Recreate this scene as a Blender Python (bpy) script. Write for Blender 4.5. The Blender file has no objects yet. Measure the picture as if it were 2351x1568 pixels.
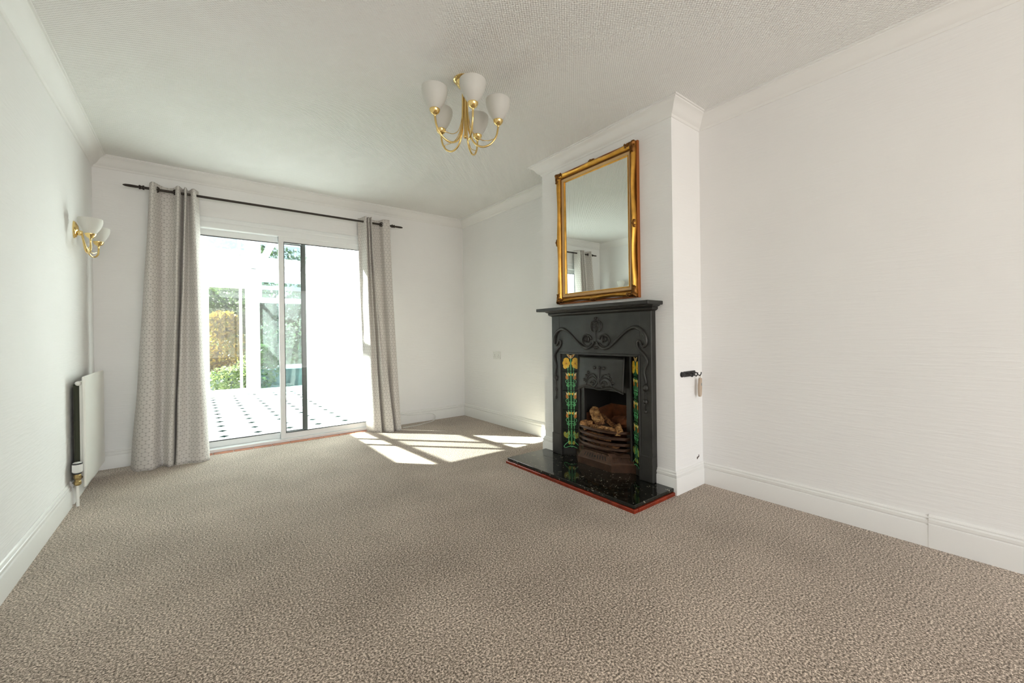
import bpy, math, random
import numpy as np
from mathutils import Vector, Matrix

scene = bpy.context.scene
col = scene.collection
R = math.radians

# ------------------------------------------------------------------ camera
CAM = (0.6246, -4.6816, 1.0374)
YAW, PITCH, ROLL, FPX = 0.6702, -0.0007, -0.0132, 950.752
fw = Vector((math.sin(YAW)*math.cos(PITCH), math.cos(YAW)*math.cos(PITCH), math.sin(PITCH)))
rt = Vector((math.cos(YAW), -math.sin(YAW), 0)); up = rt.cross(fw)
rt2 = rt*math.cos(ROLL) + up*math.sin(ROLL); up2 = -rt*math.sin(ROLL) + up*math.cos(ROLL)
cd = bpy.data.cameras.new('camera'); cam = bpy.data.objects.new('camera', cd); col.objects.link(cam)
cam.matrix_world = Matrix(((rt2.x, up2.x, -fw.x, CAM[0]), (rt2.y, up2.y, -fw.y, CAM[1]), (rt2.z, up2.z, -fw.z, CAM[2]), (0, 0, 0, 1)))
cd.sensor_fit = 'HORIZONTAL'; cd.sensor_width = 36.0; cd.lens = FPX/2351*36
cd.shift_x = -24.69/2351; cd.shift_y = -16.40/2351
cd.clip_start = 0.05; cd.clip_end = 200
scene.camera = cam

# ------------------------------------------------------------------ world, sun, window light, exposure
SUN_EL = R(39.5); SUN_DIR = Vector((0.67*math.cos(SUN_EL), -0.742*math.cos(SUN_EL), -math.sin(SUN_EL)))
w = bpy.data.worlds.new('world'); scene.world = w; w.use_nodes = True
wn = w.node_tree.nodes; wl = w.node_tree.links
bg = wn['Background']; sky = wn.new('ShaderNodeTexSky')
sky.sky_type = 'NISHITA'; sky.sun_disc = False; sky.sun_elevation = SUN_EL; sky.sun_rotation = R(-42); sky.dust_density = 2.5; sky.air_density = 1.0
wl.new(sky.outputs[0], bg.inputs[0]); bg.inputs[1].default_value = 0.42
sd = bpy.data.lights.new('sun_offscreen', 'SUN'); sun = bpy.data.objects.new('sun_offscreen', sd); col.objects.link(sun)
sun.rotation_euler = SUN_DIR.to_track_quat('-Z', 'Y').to_euler(); sun.location = (-4, 8, 8)
sd.energy = 57.0; sd.angle = R(0.6); sd.color = (0.97, 1.0, 0.96)
# daylight through the window in the wall behind the camera
ad = bpy.data.lights.new('rear_window_daylight_offscreen', 'AREA'); al = bpy.data.objects.new('rear_window_daylight_offscreen', ad); col.objects.link(al)
ad.shape = 'RECTANGLE'; ad.size = 3.1; ad.size_y = 2.1; ad.energy = 80; ad.color = (1.0, 0.95, 0.90)
al.location = (1.68, -7.95, 1.25); al.rotation_euler = (R(90), 0, 0)
scene.view_settings.view_transform = 'Standard'; scene.view_settings.look = 'None'
scene.view_settings.gamma = 1.0; scene.view_settings.use_curve_mapping = False
scene.view_settings.exposure = 0.2

# ------------------------------------------------------------------ dimensions
W = 3.3616; C = 3.0217; Y0 = -3.2098; Y1 = -1.9583; H = 2.5; YR = -7.8
HB = 2.5-0.0876                      # underside of cornice
DX0, DX1, DZ = 0.44, 2.24, 2.12      # patio door opening

# ------------------------------------------------------------------ mesh helpers
class MB:
    def __init__(s): s.v = []; s.f = []; s.uv = None; s.mi = []
    def add(s, vs, fs, mi=0):
        b = len(s.v); s.v += [tuple(p) for p in vs]; s.f += [tuple(i+b for i in f) for f in fs]; s.mi += [mi]*len(fs); return s
    def box(s, x0, x1, y0, y1, z0, z1, mi=0):
        vs = [(x, y, z) for z in (z0, z1) for y in (y0, y1) for x in (x0, x1)]
        return s.add(vs, [(0,2,3,1), (4,5,7,6), (0,1,5,4), (1,3,7,5), (3,2,6,7), (2,0,4,6)], mi)
    def cbox(s, x0, x1, y0, y1, z0, z1, c=0.004, mi=0):
        """box with chamfered edges"""
        vs = []; idx = {}
        for ix, X in enumerate((x0, x1)):
            for iy, Y in enumerate((y0, y1)):
                for iz, Z in enumerate((z0, z1)):
                    sx = c if ix == 0 else -c; sy = c if iy == 0 else -c; sz = c if iz == 0 else -c
                    for a, p in enumerate(((X, Y+sy, Z+sz), (X+sx, Y, Z+sz), (X+sx, Y+sy, Z))):
                        idx[(ix, iy, iz, a)] = len(vs); vs.append(p)
        fs = []
        for a in range(3):
            for e in (0, 1):
                o = [(0,0), (0,1), (1,1), (1,0)]
                q = []
                for (m, n) in o:
                    k = [m, n]; k.insert(a, e); q.append(idx[(k[0], k[1], k[2], a)])
                fs.append(q if (e == 1) == (a != 1) else q[::-1])
        for a in range(3):
            b, d = [k for k in range(3) if k != a]
            for m in (0, 1):
                for n in (0, 1):
                    k0 = [0, 0, 0]; k0[b] = m; k0[d] = n; k1 = list(k0); k1[a] = 1
                    fs.append((idx[(*k0, b)], idx[(*k1, b)], idx[(*k1, d)], idx[(*k0, d)]))
        for ix in (0, 1):
            for iy in (0, 1):
                for iz in (0, 1): fs.append([idx[(ix, iy, iz, a)] for a in range(3)])
        return s.add(vs, fs, mi)
    def lathe(s, prof, origin=(0,0,0), n=24, axis='z', mi=0, a0=0, a1=2*math.pi):
        full = abs(a1-a0-2*math.pi) < 1e-6; m = n if full else n+1; vs = []
        for k in range(m):
            a = a0+(a1-a0)*k/n
            for (r, h) in prof:
                p = {'z': (r*math.cos(a), r*math.sin(a), h), 'x': (h, r*math.cos(a), r*math.sin(a)), 'y': (r*math.sin(a), h, r*math.cos(a))}[axis]
                vs.append((origin[0]+p[0], origin[1]+p[1], origin[2]+p[2]))
        L = len(prof); fs = []
        for k in range(n):
            k2 = (k+1) % m
            for i in range(L-1): fs.append((k*L+i, k2*L+i, k2*L+i+1, k*L+i+1))
        return s.add(vs, fs, mi)
    def tube(s, pts, rad, n=8, closed=False, mi=0, flat=None):
        pts = [Vector(p) for p in pts]; m = len(pts)
        rr = rad if hasattr(rad, '__len__') else [rad]*m
        T = []
        for i in range(m):
            a = pts[(i-1) % m] if (closed or i > 0) else pts[i]; b = pts[(i+1) % m] if (closed or i < m-1) else pts[i]
            t = (b-a); T.append(t.normalized() if t.length > 1e-9 else Vector((0,0,1)))
        ref = Vector((0,0,1)) if abs(T[0].z) < 0.9 else Vector((1,0,0))
        nrm = (ref-T[0]*ref.dot(T[0])).normalized(); vs = []
        for i in range(m):
            nrm = (nrm-T[i]*nrm.dot(T[i])).normalized(); bn = T[i].cross(nrm)
            for k in range(n):
                a = 2*math.pi*k/n; vs.append(pts[i]+(nrm*math.cos(a)+bn*math.sin(a))*rr[i])
        fs = []
        for i in range(m if closed else m-1):
            j = (i+1) % m
            for k in range(n):
                k2 = (k+1) % n; fs.append((i*n+k, i*n+k2, j*n+k2, j*n+k))
        if not closed: fs.append(tuple(range(n))[::-1]); fs.append(tuple((m-1)*n+k for k in range(n)))
        return s.add(vs, fs, mi)
    def prism(s, poly, d0, d1, f, mi=0):
        """poly of 2D points swept from d0 to d1; f(a,b,d)->xyz"""
        n = len(poly); vs = [f(a, b, d0) for a, b in poly]+[f(a, b, d1) for a, b in poly]
        fs = [tuple(range(n))[::-1], tuple(range(n, 2*n))]+[(i, (i+1) % n, n+(i+1) % n, n+i) for i in range(n)]
        return s.add(vs, fs, mi)
    def grid(s, rows, mi=0, close=False):
        h = len(rows); wd = len(rows[0]); vs = [p for r in rows for p in r]; fs = []
        for i in range(h-1):
            for j in range(wd if close else wd-1):
                k = (j+1) % wd; fs.append((i*wd+j, i*wd+k, (i+1)*wd+k, (i+1)*wd+j))
        return s.add(vs, fs, mi)
    def ball(s, c, r, seed=0, rough=0.0, n=8, m=6, mi=0):
        rx, ry, rz = r if hasattr(r, '__len__') else (r, r, r); rg = random.Random(seed); rows = []
        for i in range(m+1):
            t = math.pi*i/m; row = []
            for k in range(n):
                a = 2*math.pi*k/n; q = 1+rough*(rg.random()-.5) if 0 < i < m else 1
                row.append((c[0]+rx*q*math.sin(t)*math.cos(a), c[1]+ry*q*math.sin(t)*math.sin(a), c[2]+rz*q*math.cos(t)))
            rows.append(row)
        return s.grid(rows, mi, True)

def loc_of(o):
    l = Vector((0,0,0))
    while o: l += o.location; o = o.parent
    return l

def build(mb, name, mats, parent=None, smooth=False, autos=None):
    o0 = loc_of(parent)
    me = bpy.data.meshes.new(name)
    me.from_pydata([(p[0]-o0.x, p[1]-o0.y, p[2]-o0.z) for p in mb.v], [], mb.f)
    mats = mats if isinstance(mats, (list, tuple)) else [mats]
    for m in mats: me.materials.append(m)
    if len(mats) > 1: me.polygons.foreach_set('material_index', mb.mi)
    if mb.uv:
        ul = me.uv_layers.new(name='UVMap')
        for lp in me.loops: ul.data[lp.index].uv = mb.uv[lp.vertex_index]
    me.validate(); me.update()
    o = bpy.data.objects.new(name, me); col.objects.link(o)
    if parent: o.parent = parent
    if smooth:
        me.polygons.foreach_set('use_smooth', [True]*len(me.polygons))
        me.update()
        if autos: me.set_sharp_from_angle(angle=R(autos))
    return o

def empty(name, loc):
    o = bpy.data.objects.new(name, None); o.location = loc; o.empty_display_size = .05; col.objects.link(o); return o
def tag(o, label, cat=None, group=None, kind=None):
    if label: o['label'] = label
    if cat: o['category'] = cat
    if group: o['group'] = group
    if kind: o['kind'] = kind
    return o
def struct(o, label=None): o['kind'] = 'structure'; return tag(o, label) if label else o

def cat_rom(pts, n):
    """catmull-rom through pts, n samples per span"""
    P = [np.array(p, float) for p in pts]; P = [2*P[0]-P[1]]+P+[2*P[-1]-P[-2]]; out = []
    for i in range(1, len(P)-2):
        for k in range(n):
            t = k/n; a, b, c, d = P[i-1:i+3]
            out.append(.5*((2*b)+(c-a)*t+(2*a-5*b+4*c-d)*t*t+(3*b-a-3*c+d)*t**3))
    out.append(P[-2]); return out

# ------------------------------------------------------------------ materials
def new_mat(name):
    m = bpy.data.materials.new(name); m.use_nodes = True
    return m, m.node_tree.nodes, m.node_tree.links, m.node_tree.nodes['Principled BSDF']
def N(nodes, t, **kw):
    n = nodes.new(t)
    for k, v in kw.items():
        if hasattr(n, k): setattr(n, k, v)
    return n
def ramp(nodes, links, src, stops):
    r = nodes.new('ShaderNodeValToRGB'); e = r.color_ramp.elements
    while len(e) < len(stops): e.new(0.5)
    for i, (p, c) in enumerate(stops): e[i].position = p; e[i].color = (*c, 1)
    links.new(src, r.inputs[0]); return r.outputs[0]
def noise(nodes, links, vec, scale, detail=2, rough=.5):
    n = nodes.new('ShaderNodeTexNoise'); n.inputs['Scale'].default_value = scale; n.inputs['Detail'].default_value = detail; n.inputs['Roughness'].default_value = rough
    if vec: links.new(vec, n.inputs['Vector'])
    return n.outputs['Fac']
def objco(nodes, links, scale=None):
    t = nodes.new('ShaderNodeTexCoord'); v = t.outputs['Object']
    if scale:
        mp = nodes.new('ShaderNodeMapping'); mp.inputs['Scale'].default_value = scale; links.new(v, mp.inputs[0]); v = mp.outputs[0]
    return v
def bump(nodes, links, b, h, strength, dist):
    n = nodes.new('ShaderNodeBump'); n.inputs['Strength'].default_value = strength; n.inputs['Distance'].default_value = dist
    links.new(h, n.inputs['Height']); links.new(n.outputs[0], b.inputs['Normal'])
def mathn(nodes, links, op, a, b=None, c=None):
    n = nodes.new('ShaderNodeMath'); n.operation = op
    for i, x in enumerate((a, b, c)):
        if x is None: continue
        if isinstance(x, (int, float)): n.inputs[i].default_value = x
        else: links.new(x, n.inputs[i])
    return n.outputs[0]

def simple(name, c, rough=.5, metal=0.0, spec=None, var=0.0, vscale=8, bmp=0, bscale=60, coat=0):
    m, n, l, b = new_mat(name)
    b.inputs['Base Color'].default_value = (*c, 1); b.inputs['Roughness'].default_value = rough; b.inputs['Metallic'].default_value = metal
    if spec is not None: b.inputs['Specular IOR Level'].default_value = spec
    if coat: b.inputs['Coat Weight'].default_value = coat; b.inputs['Coat Roughness'].default_value = .08
    if var or bmp: v = objco(n, l)
    if var:
        f = noise(n, l, v, vscale, 3)
        cc = ramp(n, l, f, [(.25, tuple(x*(1-var) for x in c)), (.75, tuple(min(1, x*(1+var)) for x in c))]); l.new(cc, b.inputs['Base Color'])
    if bmp: bump(n, l, b, noise(n, l, v, bscale, 3), .6, bmp)
    return m

def wallpaper(name, c):
    m, n, l, b = new_mat(name); b.inputs['Roughness'].default_value = .75; b.inputs['Specular IOR Level'].default_value = .25
    v = objco(n, l); big = noise(n, l, v, 1.3, 3)
    l.new(ramp(n, l, big, [(.3, tuple(x*.965 for x in c)), (.7, c)]), b.inputs['Base Color'])
    s1 = noise(n, l, objco(n, l, (7, 7, 95)), 1.0, 3, .55); s2 = noise(n, l, objco(n, l, (16, 16, 60)), 1.0, 2)
    s = mathn(n, l, 'ADD', mathn(n, l, 'POWER', s1, 2.0), mathn(n, l, 'MULTIPLY', s2, .35))
    bump(n, l, b, s, .4, .0045); return m
M = {}
M['wall'] = wallpaper('embossed_wallpaper', (.90, .89, .87))
M['paint'] = simple('white_gloss_paint', (.85, .84, .81), .3, bmp=.0006, bscale=18)
M['cornice'] = simple('white_plaster', (.86, .85, .82), .55)
# ceiling: small basket-weave relief
m, n, l, b = new_mat('textured_ceiling_paper'); M['ceiling'] = m
b.inputs['Roughness'].default_value = .8; b.inputs['Specular IOR Level'].default_value = .2
v = objco(n, l); sp = n.new('ShaderNodeSeparateXYZ'); l.new(v, sp.inputs[0])
K = 2*math.pi/.016
h = mathn(n, l, 'MULTIPLY', mathn(n, l, 'SINE', mathn(n, l, 'MULTIPLY', sp.outputs[0], K)), mathn(n, l, 'SINE', mathn(n, l, 'MULTIPLY', sp.outputs[1], K)))
bump(n, l, b, h, .6, .003)
l.new(ramp(n, l, noise(n, l, v, 1.1, 3), [(.3, (.88, .872, .84)), (.7, (.905, .90, .87))]), b.inputs['Base Color'])
# carpet
m, n, l, b = new_mat('grey_twist_carpet'); M['carpet'] = m
b.inputs['Roughness'].default_value = .95; b.inputs['Specular IOR Level'].default_value = .1
b.inputs['Sheen Weight'].default_value = .25; b.inputs['Sheen Roughness'].default_value = .4
v = objco(n, l); f1 = noise(n, l, v, 140, 2, .6); f2 = noise(n, l, v, 420, 1); big = noise(n, l, v, 1.6, 4, .55)
f = mathn(n, l, 'ADD', mathn(n, l, 'MULTIPLY', f1, .65), mathn(n, l, 'MULTIPLY', f2, .35))
f = mathn(n, l, 'ADD', f, mathn(n, l, 'MULTIPLY', mathn(n, l, 'SUBTRACT', big, .5), .10))
l.new(ramp(n, l, f, [(.37, (.058, .043, .031)), (.455, (.23, .182, .137)), (.53, (.46, .372, .294)), (.615, (.92, .79, .66))]), b.inputs['Base Color'])
bump(n, l, b, f, .6, .003)
M['upvc'] = simple('white_aluminium', (.86, .87, .86), .3)
M['backlit_alu'] = simple('backlit_shade_aluminium', (.10, .11, .105), .35, .6)  # bare aluminium, with the shade of its backlit side put into the colour
M['seal'] = simple('black_rubber_seal', (.02, .02, .02), .6)
def glass(name, tint, gl):
    m, n, l, b = new_mat(name); n.remove(b); o = n['Material Output']
    t = n.new('ShaderNodeBsdfTransparent'); t.inputs[0].default_value = (*tint, 1)
    g = n.new('ShaderNodeBsdfGlossy'); g.inputs['Roughness'].default_value = 0.0
    lw = n.new('ShaderNodeLayerWeight'); lw.inputs[0].default_value = .5      # Schlick reflectance, the same from both sides
    fac = mathn(n, l, 'MINIMUM', mathn(n, l, 'MULTIPLY_ADD', mathn(n, l, 'POWER', lw.outputs['Facing'], 5.0), .96*gl, .04*gl), 1.0)
    mx = n.new('ShaderNodeMixShader'); l.new(fac, mx.inputs[0]); l.new(t.outputs[0], mx.inputs[1]); l.new(g.outputs[0], mx.inputs[2]); l.new(mx.outputs[0], o.inputs[0]); return m
M['glass'] = glass('clear_window_glass', (.975, .985, .98), .5)
M['tint_glass'] = glass('green_tinted_glass', (.55, .72, .70), 1.0)
M['door_glass'] = glass('grey_tinted_door_glass', (.85, .88, .85), .7)
M['roof_glass'] = glass('roof_glass', (.80, .87, .86), 2.2)
M['roof_glass_dim'] = glass('sun_dimming_roof_glass', (.24, .26, .26), 2.2)  # dark tint made up to dim the middle of the carpet sun patch
M['roof_glass_half_dim'] = glass('partly_sun_dimming_roof_glass', (.62, .66, .65), 2.2)  # milder tint, also invented, to weaken sun through the first pane
M['bronze'] = simple('dark_bronze_metal', (.045, .036, .03), .4, .7)
M['brass'] = simple('polished_brass', (.86, .64, .27), .10, 1.0)
m, n, l, b = new_mat('frosted_white_glass'); M['frost'] = m
b.inputs['Base Color'].default_value = (.88, .87, .83, 1); b.inputs['Roughness'].default_value = .45; b.inputs['Subsurface Weight'].default_value = .0
tr = n.new('ShaderNodeBsdfTranslucent'); tr.inputs[0].default_value = (.9, .89, .85, 1); mx = n.new('ShaderNodeMixShader'); mx.inputs[0].default_value = .45
l.new(b.outputs[0], mx.inputs[1]); l.new(tr.outputs[0], mx.inputs[2]); l.new(mx.outputs[0], n['Material Output'].inputs[0])
M['iron'] = simple('blackened_cast_iron', (.026, .025, .0215), .43, .15, var=.3, vscale=9, bmp=.0003, bscale=45)
M['iron2'] = simple('brown_cast_iron', (.060, .027, .013), .42, .45, var=.4, vscale=14, bmp=.001, bscale=60)
M['soot'] = simple('soot_black', (.006, .005, .004), .9)
M['firebrick'] = simple('scorched_firebrick', (.17, .055, .018), .9, var=.75, vscale=9, bmp=.01, bscale=22)
M['tile_black'] = simple('black_glazed_tile', (.006, .014, .008), .08)
M['print_green_dark'] = simple('dark_green_glaze', (.004, .045, .012), .12)
M['print_green'] = simple('leaf_green_glaze', (.17, .60, .24), .12)
M['print_yellow'] = simple('yellow_glaze', (.86, .52, .05), .12, var=.18, vscale=60)
M['print_orange'] = simple('orange_glaze', (.55, .20, .04), .12)
M['print_cream'] = simple('cream_glaze', (.88, .68, .30), .12)
M['print_olive'] = simple('olive_glaze', (.34, .33, .06), .12)
# granite
m, n, l, b = new_mat('polished_black_granite'); M['granite'] = m
b.inputs['Roughness'].default_value = .06
v = objco(n, l); vo = n.new('ShaderNodeTexVoronoi'); vo.inputs['Scale'].default_value = 95; l.new(v, vo.inputs['Vector'])
sel = mathn(n, l, 'GREATER_THAN', noise(n, l, v, 38, 3), .60); sp2 = mathn(n, l, 'MULTIPLY', mathn(n, l, 'LESS_THAN', vo.outputs['Distance'], .3), sel)
l.new(ramp(n, l, sp2, [(0, (.008, .0085, .006)), (1, (.42, .40, .31))]), b.inputs['Base Color'])
M['red_tile'] = simple('red_glazed_edging', (.22, .024, .007), .2, var=.4, vscale=25)
M['quarry'] = simple('terracotta_quarry_tile', (.42, .16, .085), .55, var=.3, vscale=9)
M['grout'] = simple('pale_grout', (.55, .50, .44), .9)
def gold(name, c, r): return simple(name, c, r, .85, var=.22, vscale=18, bmp=.0008, bscale=70)
M['gold'] = gold('antique_gold_leaf', (.62, .33, .06), .32)
M['gold_dark'] = gold('brown_gold_leaf', (.20, .085, .02), .42)
M['gold_liner'] = simple('tan_gilt_liner', (.62, .40, .19), .45, .4)
M['gold_side'] = simple('red_brown_gilt', (.38, .12, .025), .35, .5)
M['mirror'] = simple('silvered_mirror', (.86, .90, .875), .0, 1.0)
M['rad'] = simple('cream_enamel', (.84, .83, .77), .3)
M['rad_dark'] = simple('dark_convector_fins', (.05, .055, .03), .7)
M['plastic'] = simple('white_plastic', (.80, .80, .76), .35)
M['plastic_black'] = simple('black_plastic', (.015, .015, .015), .4)
M['old_brass'] = simple('tarnished_brass', (.33, .24, .10), .4, .8)
M['tan'] = simple('tan_leather_fob', (.52, .41, .31), .6)
def burnt(name, c0, c1, c2, sc):
    m, n, l, b = new_mat(name); b.inputs['Roughness'].default_value = .75
    v = objco(n, l); f = noise(n, l, v, sc, 5, .7); g_ = noise(n, l, objco(n, l, (30, 60, 160)), 1.0, 4, .7)
    h = mathn(n, l, 'ADD', mathn(n, l, 'MULTIPLY', f, .5), mathn(n, l, 'MULTIPLY', g_, .5))
    l.new(ramp(n, l, h, [(.40, c0), (.50, c1), (.60, c2)]), b.inputs['Base Color']); bump(n, l, b, h, 1.0, .02); return m
M['wood'] = burnt('charred_log_wood', (.012, .007, .004), (.20, .075, .02), (.42, .20, .07), 34)
M['wood_pale'] = burnt('pale_split_log', (.03, .014, .006), (.38, .17, .05), (.72, .44, .18), 30)
M['coal'] = simple('grey_black_coal', (.035, .024, .017), .35, var=.6, vscale=40, bmp=.006, bscale=40)
M['cons_white'] = simple('conservatory_white_plastic', (.88, .88, .87), .35)
M['panel_white'] = simple('white_wall_board', (.88, .88, .88), .6)
M['tile_white'] = simple('white_glazed_floor_tile', (.88, .88, .87), .35)
M['tile_green'] = simple('dark_green_inset_tile', (.003, .022, .016), .9, spec=.04)
M['paving'] = simple('grey_paving', (.35, .36, .35), .9, var=.25, vscale=5)
M['garden_wall'] = simple('grey_garden_block', (.25, .29, .29), .9, var=.3, vscale=6)
M['bark'] = simple('brown_bark', (.10, .07, .045), .9)
M['render_out'] = simple('white_outside_render', (.75, .75, .72), .9)
def leafmat(name, c1, c2):
    m, n, l, b = new_mat(name); v = objco(n, l)
    cc = ramp(n, l, noise(n, l, v, 9, 3), [(.35, c1), (.65, c2)]); l.new(cc, b.inputs['Base Color']); b.inputs['Roughness'].default_value = .5
    t = n.new('ShaderNodeBsdfTranslucent'); l.new(cc, t.inputs[0]); mx = n.new('ShaderNodeMixShader'); mx.inputs[0].default_value = .45
    l.new(b.outputs[0], mx.inputs[1]); l.new(t.outputs[0], mx.inputs[2]); l.new(mx.outputs[0], n['Material Output'].inputs[0]); return m
M['leaf_green'] = leafmat('dark_green_leaves', (.022, .05, .010), (.09, .15, .028))
M['leaf_yellow'] = leafmat('yellow_green_leaves', (.14, .13, .015), (.42, .25, .025))
M['leaf_blue'] = leafmat('bluish_green_leaves', (.02, .045, .028), (.055, .09, .05))
M['leaf_pale'] = leafmat('pale_green_leaves', (.08, .13, .04), (.26, .31, .11))
# curtain: interlocking ring pattern on a warm grey weave (UV in metres)
m, n, l, b = new_mat('ring_patterned_grey_fabric'); M['curtain'] = m
b.inputs['Roughness'].default_value = .85; b.inputs['Specular IOR Level'].default_value = .2; b.inputs['Sheen Weight'].default_value = .2
uvn = n.new('ShaderNodeUVMap'); sp = n.new('ShaderNodeSeparateXYZ'); l.new(uvn.outputs[0], sp.inputs[0])
D = .036
def ringcell(offu, offv):
    su = mathn(n, l, 'SUBTRACT', mathn(n, l, 'FRACT', mathn(n, l, 'ADD', mathn(n, l, 'DIVIDE', sp.outputs[0], D), offu)), .5)
    sv = mathn(n, l, 'SUBTRACT', mathn(n, l, 'FRACT', mathn(n, l, 'ADD', mathn(n, l, 'DIVIDE', sp.outputs[1], D*1.732), offv)), .5)
    sv = mathn(n, l, 'MULTIPLY', sv, 1.732)
    return mathn(n, l, 'SQRT', mathn(n, l, 'ADD', mathn(n, l, 'MULTIPLY', su, su), mathn(n, l, 'MULTIPLY', sv, sv)))
d = mathn(n, l, 'MINIMUM', ringcell(0, 0), ringcell(.5, .5))
out = mathn(n, l, 'GREATER_THAN', d, .505)
rg = mathn(n, l, 'MULTIPLY', mathn(n, l, 'LESS_THAN', mathn(n, l, 'ABSOLUTE', mathn(n, l, 'SUBTRACT', d, .47)), .022), .4)
pf = mathn(n, l, 'MAXIMUM', out, rg)
wv = noise(n, l, uvn.outputs[0], 900, 1)
base = ramp(n, l, pf, [(0, (.77, .725, .68)), (1, (.45, .415, .38))])
mxc = n.new('ShaderNodeMix'); mxc.data_type = 'RGBA'; mxc.blend_type = 'MULTIPLY'; mxc.inputs[0].default_value = .12; l.new(base, mxc.inputs[6]); l.new(wv, mxc.inputs[7]); l.new(mxc.outputs[2], b.inputs['Base Color'])
bump(n, l, b, wv, .3, .001)
tr = n.new('ShaderNodeBsdfTranslucent'); l.new(base, tr.inputs[0]); mx = n.new('ShaderNodeMixShader'); mx.inputs[0].default_value = .10
l.new(b.outputs[0], mx.inputs[1]); l.new(tr.outputs[0], mx.inputs[2]); l.new(mx.outputs[0], n['Material Output'].inputs[0])

# ------------------------------------------------------------------ room shell
T = .25
struct(build(MB().box(0, W, YR, -.088, -.03, 0).box(0, DX0, -.088, 0, -.03, 0).box(DX1, W, -.088, 0, -.03, 0), 'floor', M['carpet']), 'grey brown speckled twist pile carpet covering the room')
struct(build(MB().box(-T, W+T, YR-T, T, H, H+.1), 'ceiling', M['ceiling']), 'white ceiling papered in a small woven relief')
struct(build(MB().box(-T, 0, YR-T, T, -.03, H), 'wall_left', M['wall']), 'white papered wall carrying the radiator and wall light')
mb = MB().box(0, DX0, 0, T, -.03, H).box(DX1, W, 0, T, -.03, H).box(DX0, DX1, 0, T, DZ, H)
struct(build(mb, 'wall_back', M['wall']), 'white papered wall around the sliding patio door')
struct(build(MB().box(W, W+T, YR-T, T, -.03, H), 'wall_right', M['wall']), 'white papered wall on both sides of the chimney breast')
oy0, oy1, oz = -2.985, -2.195, .885
mb = MB().box(C, W, Y0, oy0, -.03, H).box(C, W, oy1, Y1, -.03, H).box(C, W, oy0, oy1, oz, H)
ch = struct(build(mb, 'wall_chimney', M['wall']), 'white papered chimney breast behind fireplace and mirror')
mb = MB()
for a, b_ in (((3.282, .178), (3.292, .186)), ((3.292, .186), (3.303, .188)), ((3.303, .188), (3.31, .198))):
    mb.box(min(a[0], b_[0]), max(a[0], b_[0]), Y0-.0012, Y0+.001, min(a[1], b_[1])-.003, max(a[1], b_[1])+.003)
build(mb, 'paint_crack', M['iron2'], ch)
wx0, wx1, wz0, wz1 = .13, 3.23, .2, 2.3
mb = MB().box(0, wx0, YR-T, YR, -.03, H).box(wx1, W, YR-T, YR, -.03, H).box(wx0, wx1, YR-T, YR, -.03, wz0).box(wx0, wx1, YR-T, YR, wz1, H)
struct(build(mb, 'wall_rear', M['wall']), 'white papered wall behind the camera with a wide window')
wr = struct(empty('window_1', (1.75, YR-.2, wz0)), 'wide white framed window in the rear wall')
mb = MB()
for a in (wx0, wx0+.85, wx1-.85-.05, wx1-.05): mb.box(a, a+.05, YR-.22, YR-.16, wz0, wz1)
mb.box(wx0, wx1, YR-.22, YR-.16, wz0, wz0+.05).box(wx0, wx1, YR-.22, YR-.16, wz1-.05, wz1)
build(mb, 'window_frame', M['upvc'], wr)

path = [(0, YR), (0, 0), (W, 0), (W, Y1), (C, Y1), (C, Y0), (W, Y0), (W, YR)]
def nrm2(a, b):
    d = (b[0]-a[0], b[1]-a[1]); L = math.hypot(*d); return (d[1]/L, -d[0]/L)
def miter(i, o):
    p = path[i]
    if i == 0: n1 = nrm2(path[0], path[1]); return (p[0]+n1[0]*o, p[1]+n1[1]*o)
    if i == len(path)-1: n1 = nrm2(path[-2], path[-1]); return (p[0]+n1[0]*o, p[1]+n1[1]*o)
    a = nrm2(path[i-1], p); b = nrm2(p, path[i+1]); k = 1+a[0]*b[0]+a[1]*b[1]
    return (p[0]+o*(a[0]+b[0])/k, p[1]+o*(a[1]+b[1])/k)
def run(i, prof, name, mat, s=None, e=None):
    """moulding along path segment i; s/e: replace the mitred end by a square cut at that coordinate along the segment"""
    n1 = nrm2(path[i], path[i+1]); axis = 1 if abs(path[i+1][0]-path[i][0]) < 1e-6 else 0
    def end(k, cut, o):
        if cut is None: return miter(k, o)
        q = [path[i][0]+n1[0]*o, path[i][1]+n1[1]*o]; q[axis] = cut; return tuple(q)
    A = [(*end(i, s, o), z) for o, z in prof]; B = [(*end(i+1, e, o), z) for o, z in prof]; L = len(prof)
    mb = MB(); mb.add(A+B, [(k, k+1, L+k+1, L+k) for k in range(L-1)]+[tuple(range(L)), tuple(range(L, 2*L))[::-1]])
    return build(mb, name, mat, smooth=True, autos=28)
cor = [(0, HB-.002), (.006, HB), (.009, HB+.006), (.012, HB+.012), (.024, HB+.020), (.034, HB+.030), (.042, HB+.042), (.052, HB+.056), (.064, HB+.066), (.076, HB+.071), (.079, HB+.073), (.080, HB+.078), (.089, HB+.079), (.089, H+.001), (0, H+.001)]
for i, lb in enumerate(['plaster cornice along the radiator wall', 'plaster cornice above the curtain pole', 'plaster cornice in the recess by the back corner', 'plaster cornice on the chimney breast far side', 'plaster cornice above the gilt mirror', 'plaster cornice on the chimney breast side over the key rack', 'plaster cornice along the long bare wall']):
    struct(run(i, cor, 'trim_%d' % (i+1), M['cornice']), 'white '+lb)
SH = .147
skp = [(0, -.001), (.018, -.001), (.018, .100), (.0165, .104), (.012, .107), (.0125, .111), (.0155, .113), (.0155, .126), (.013, .130), (.0085, .132), (.0085, .135), (.0105, .137), (.009, .142), (.004, SH), (0, SH)]
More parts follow.
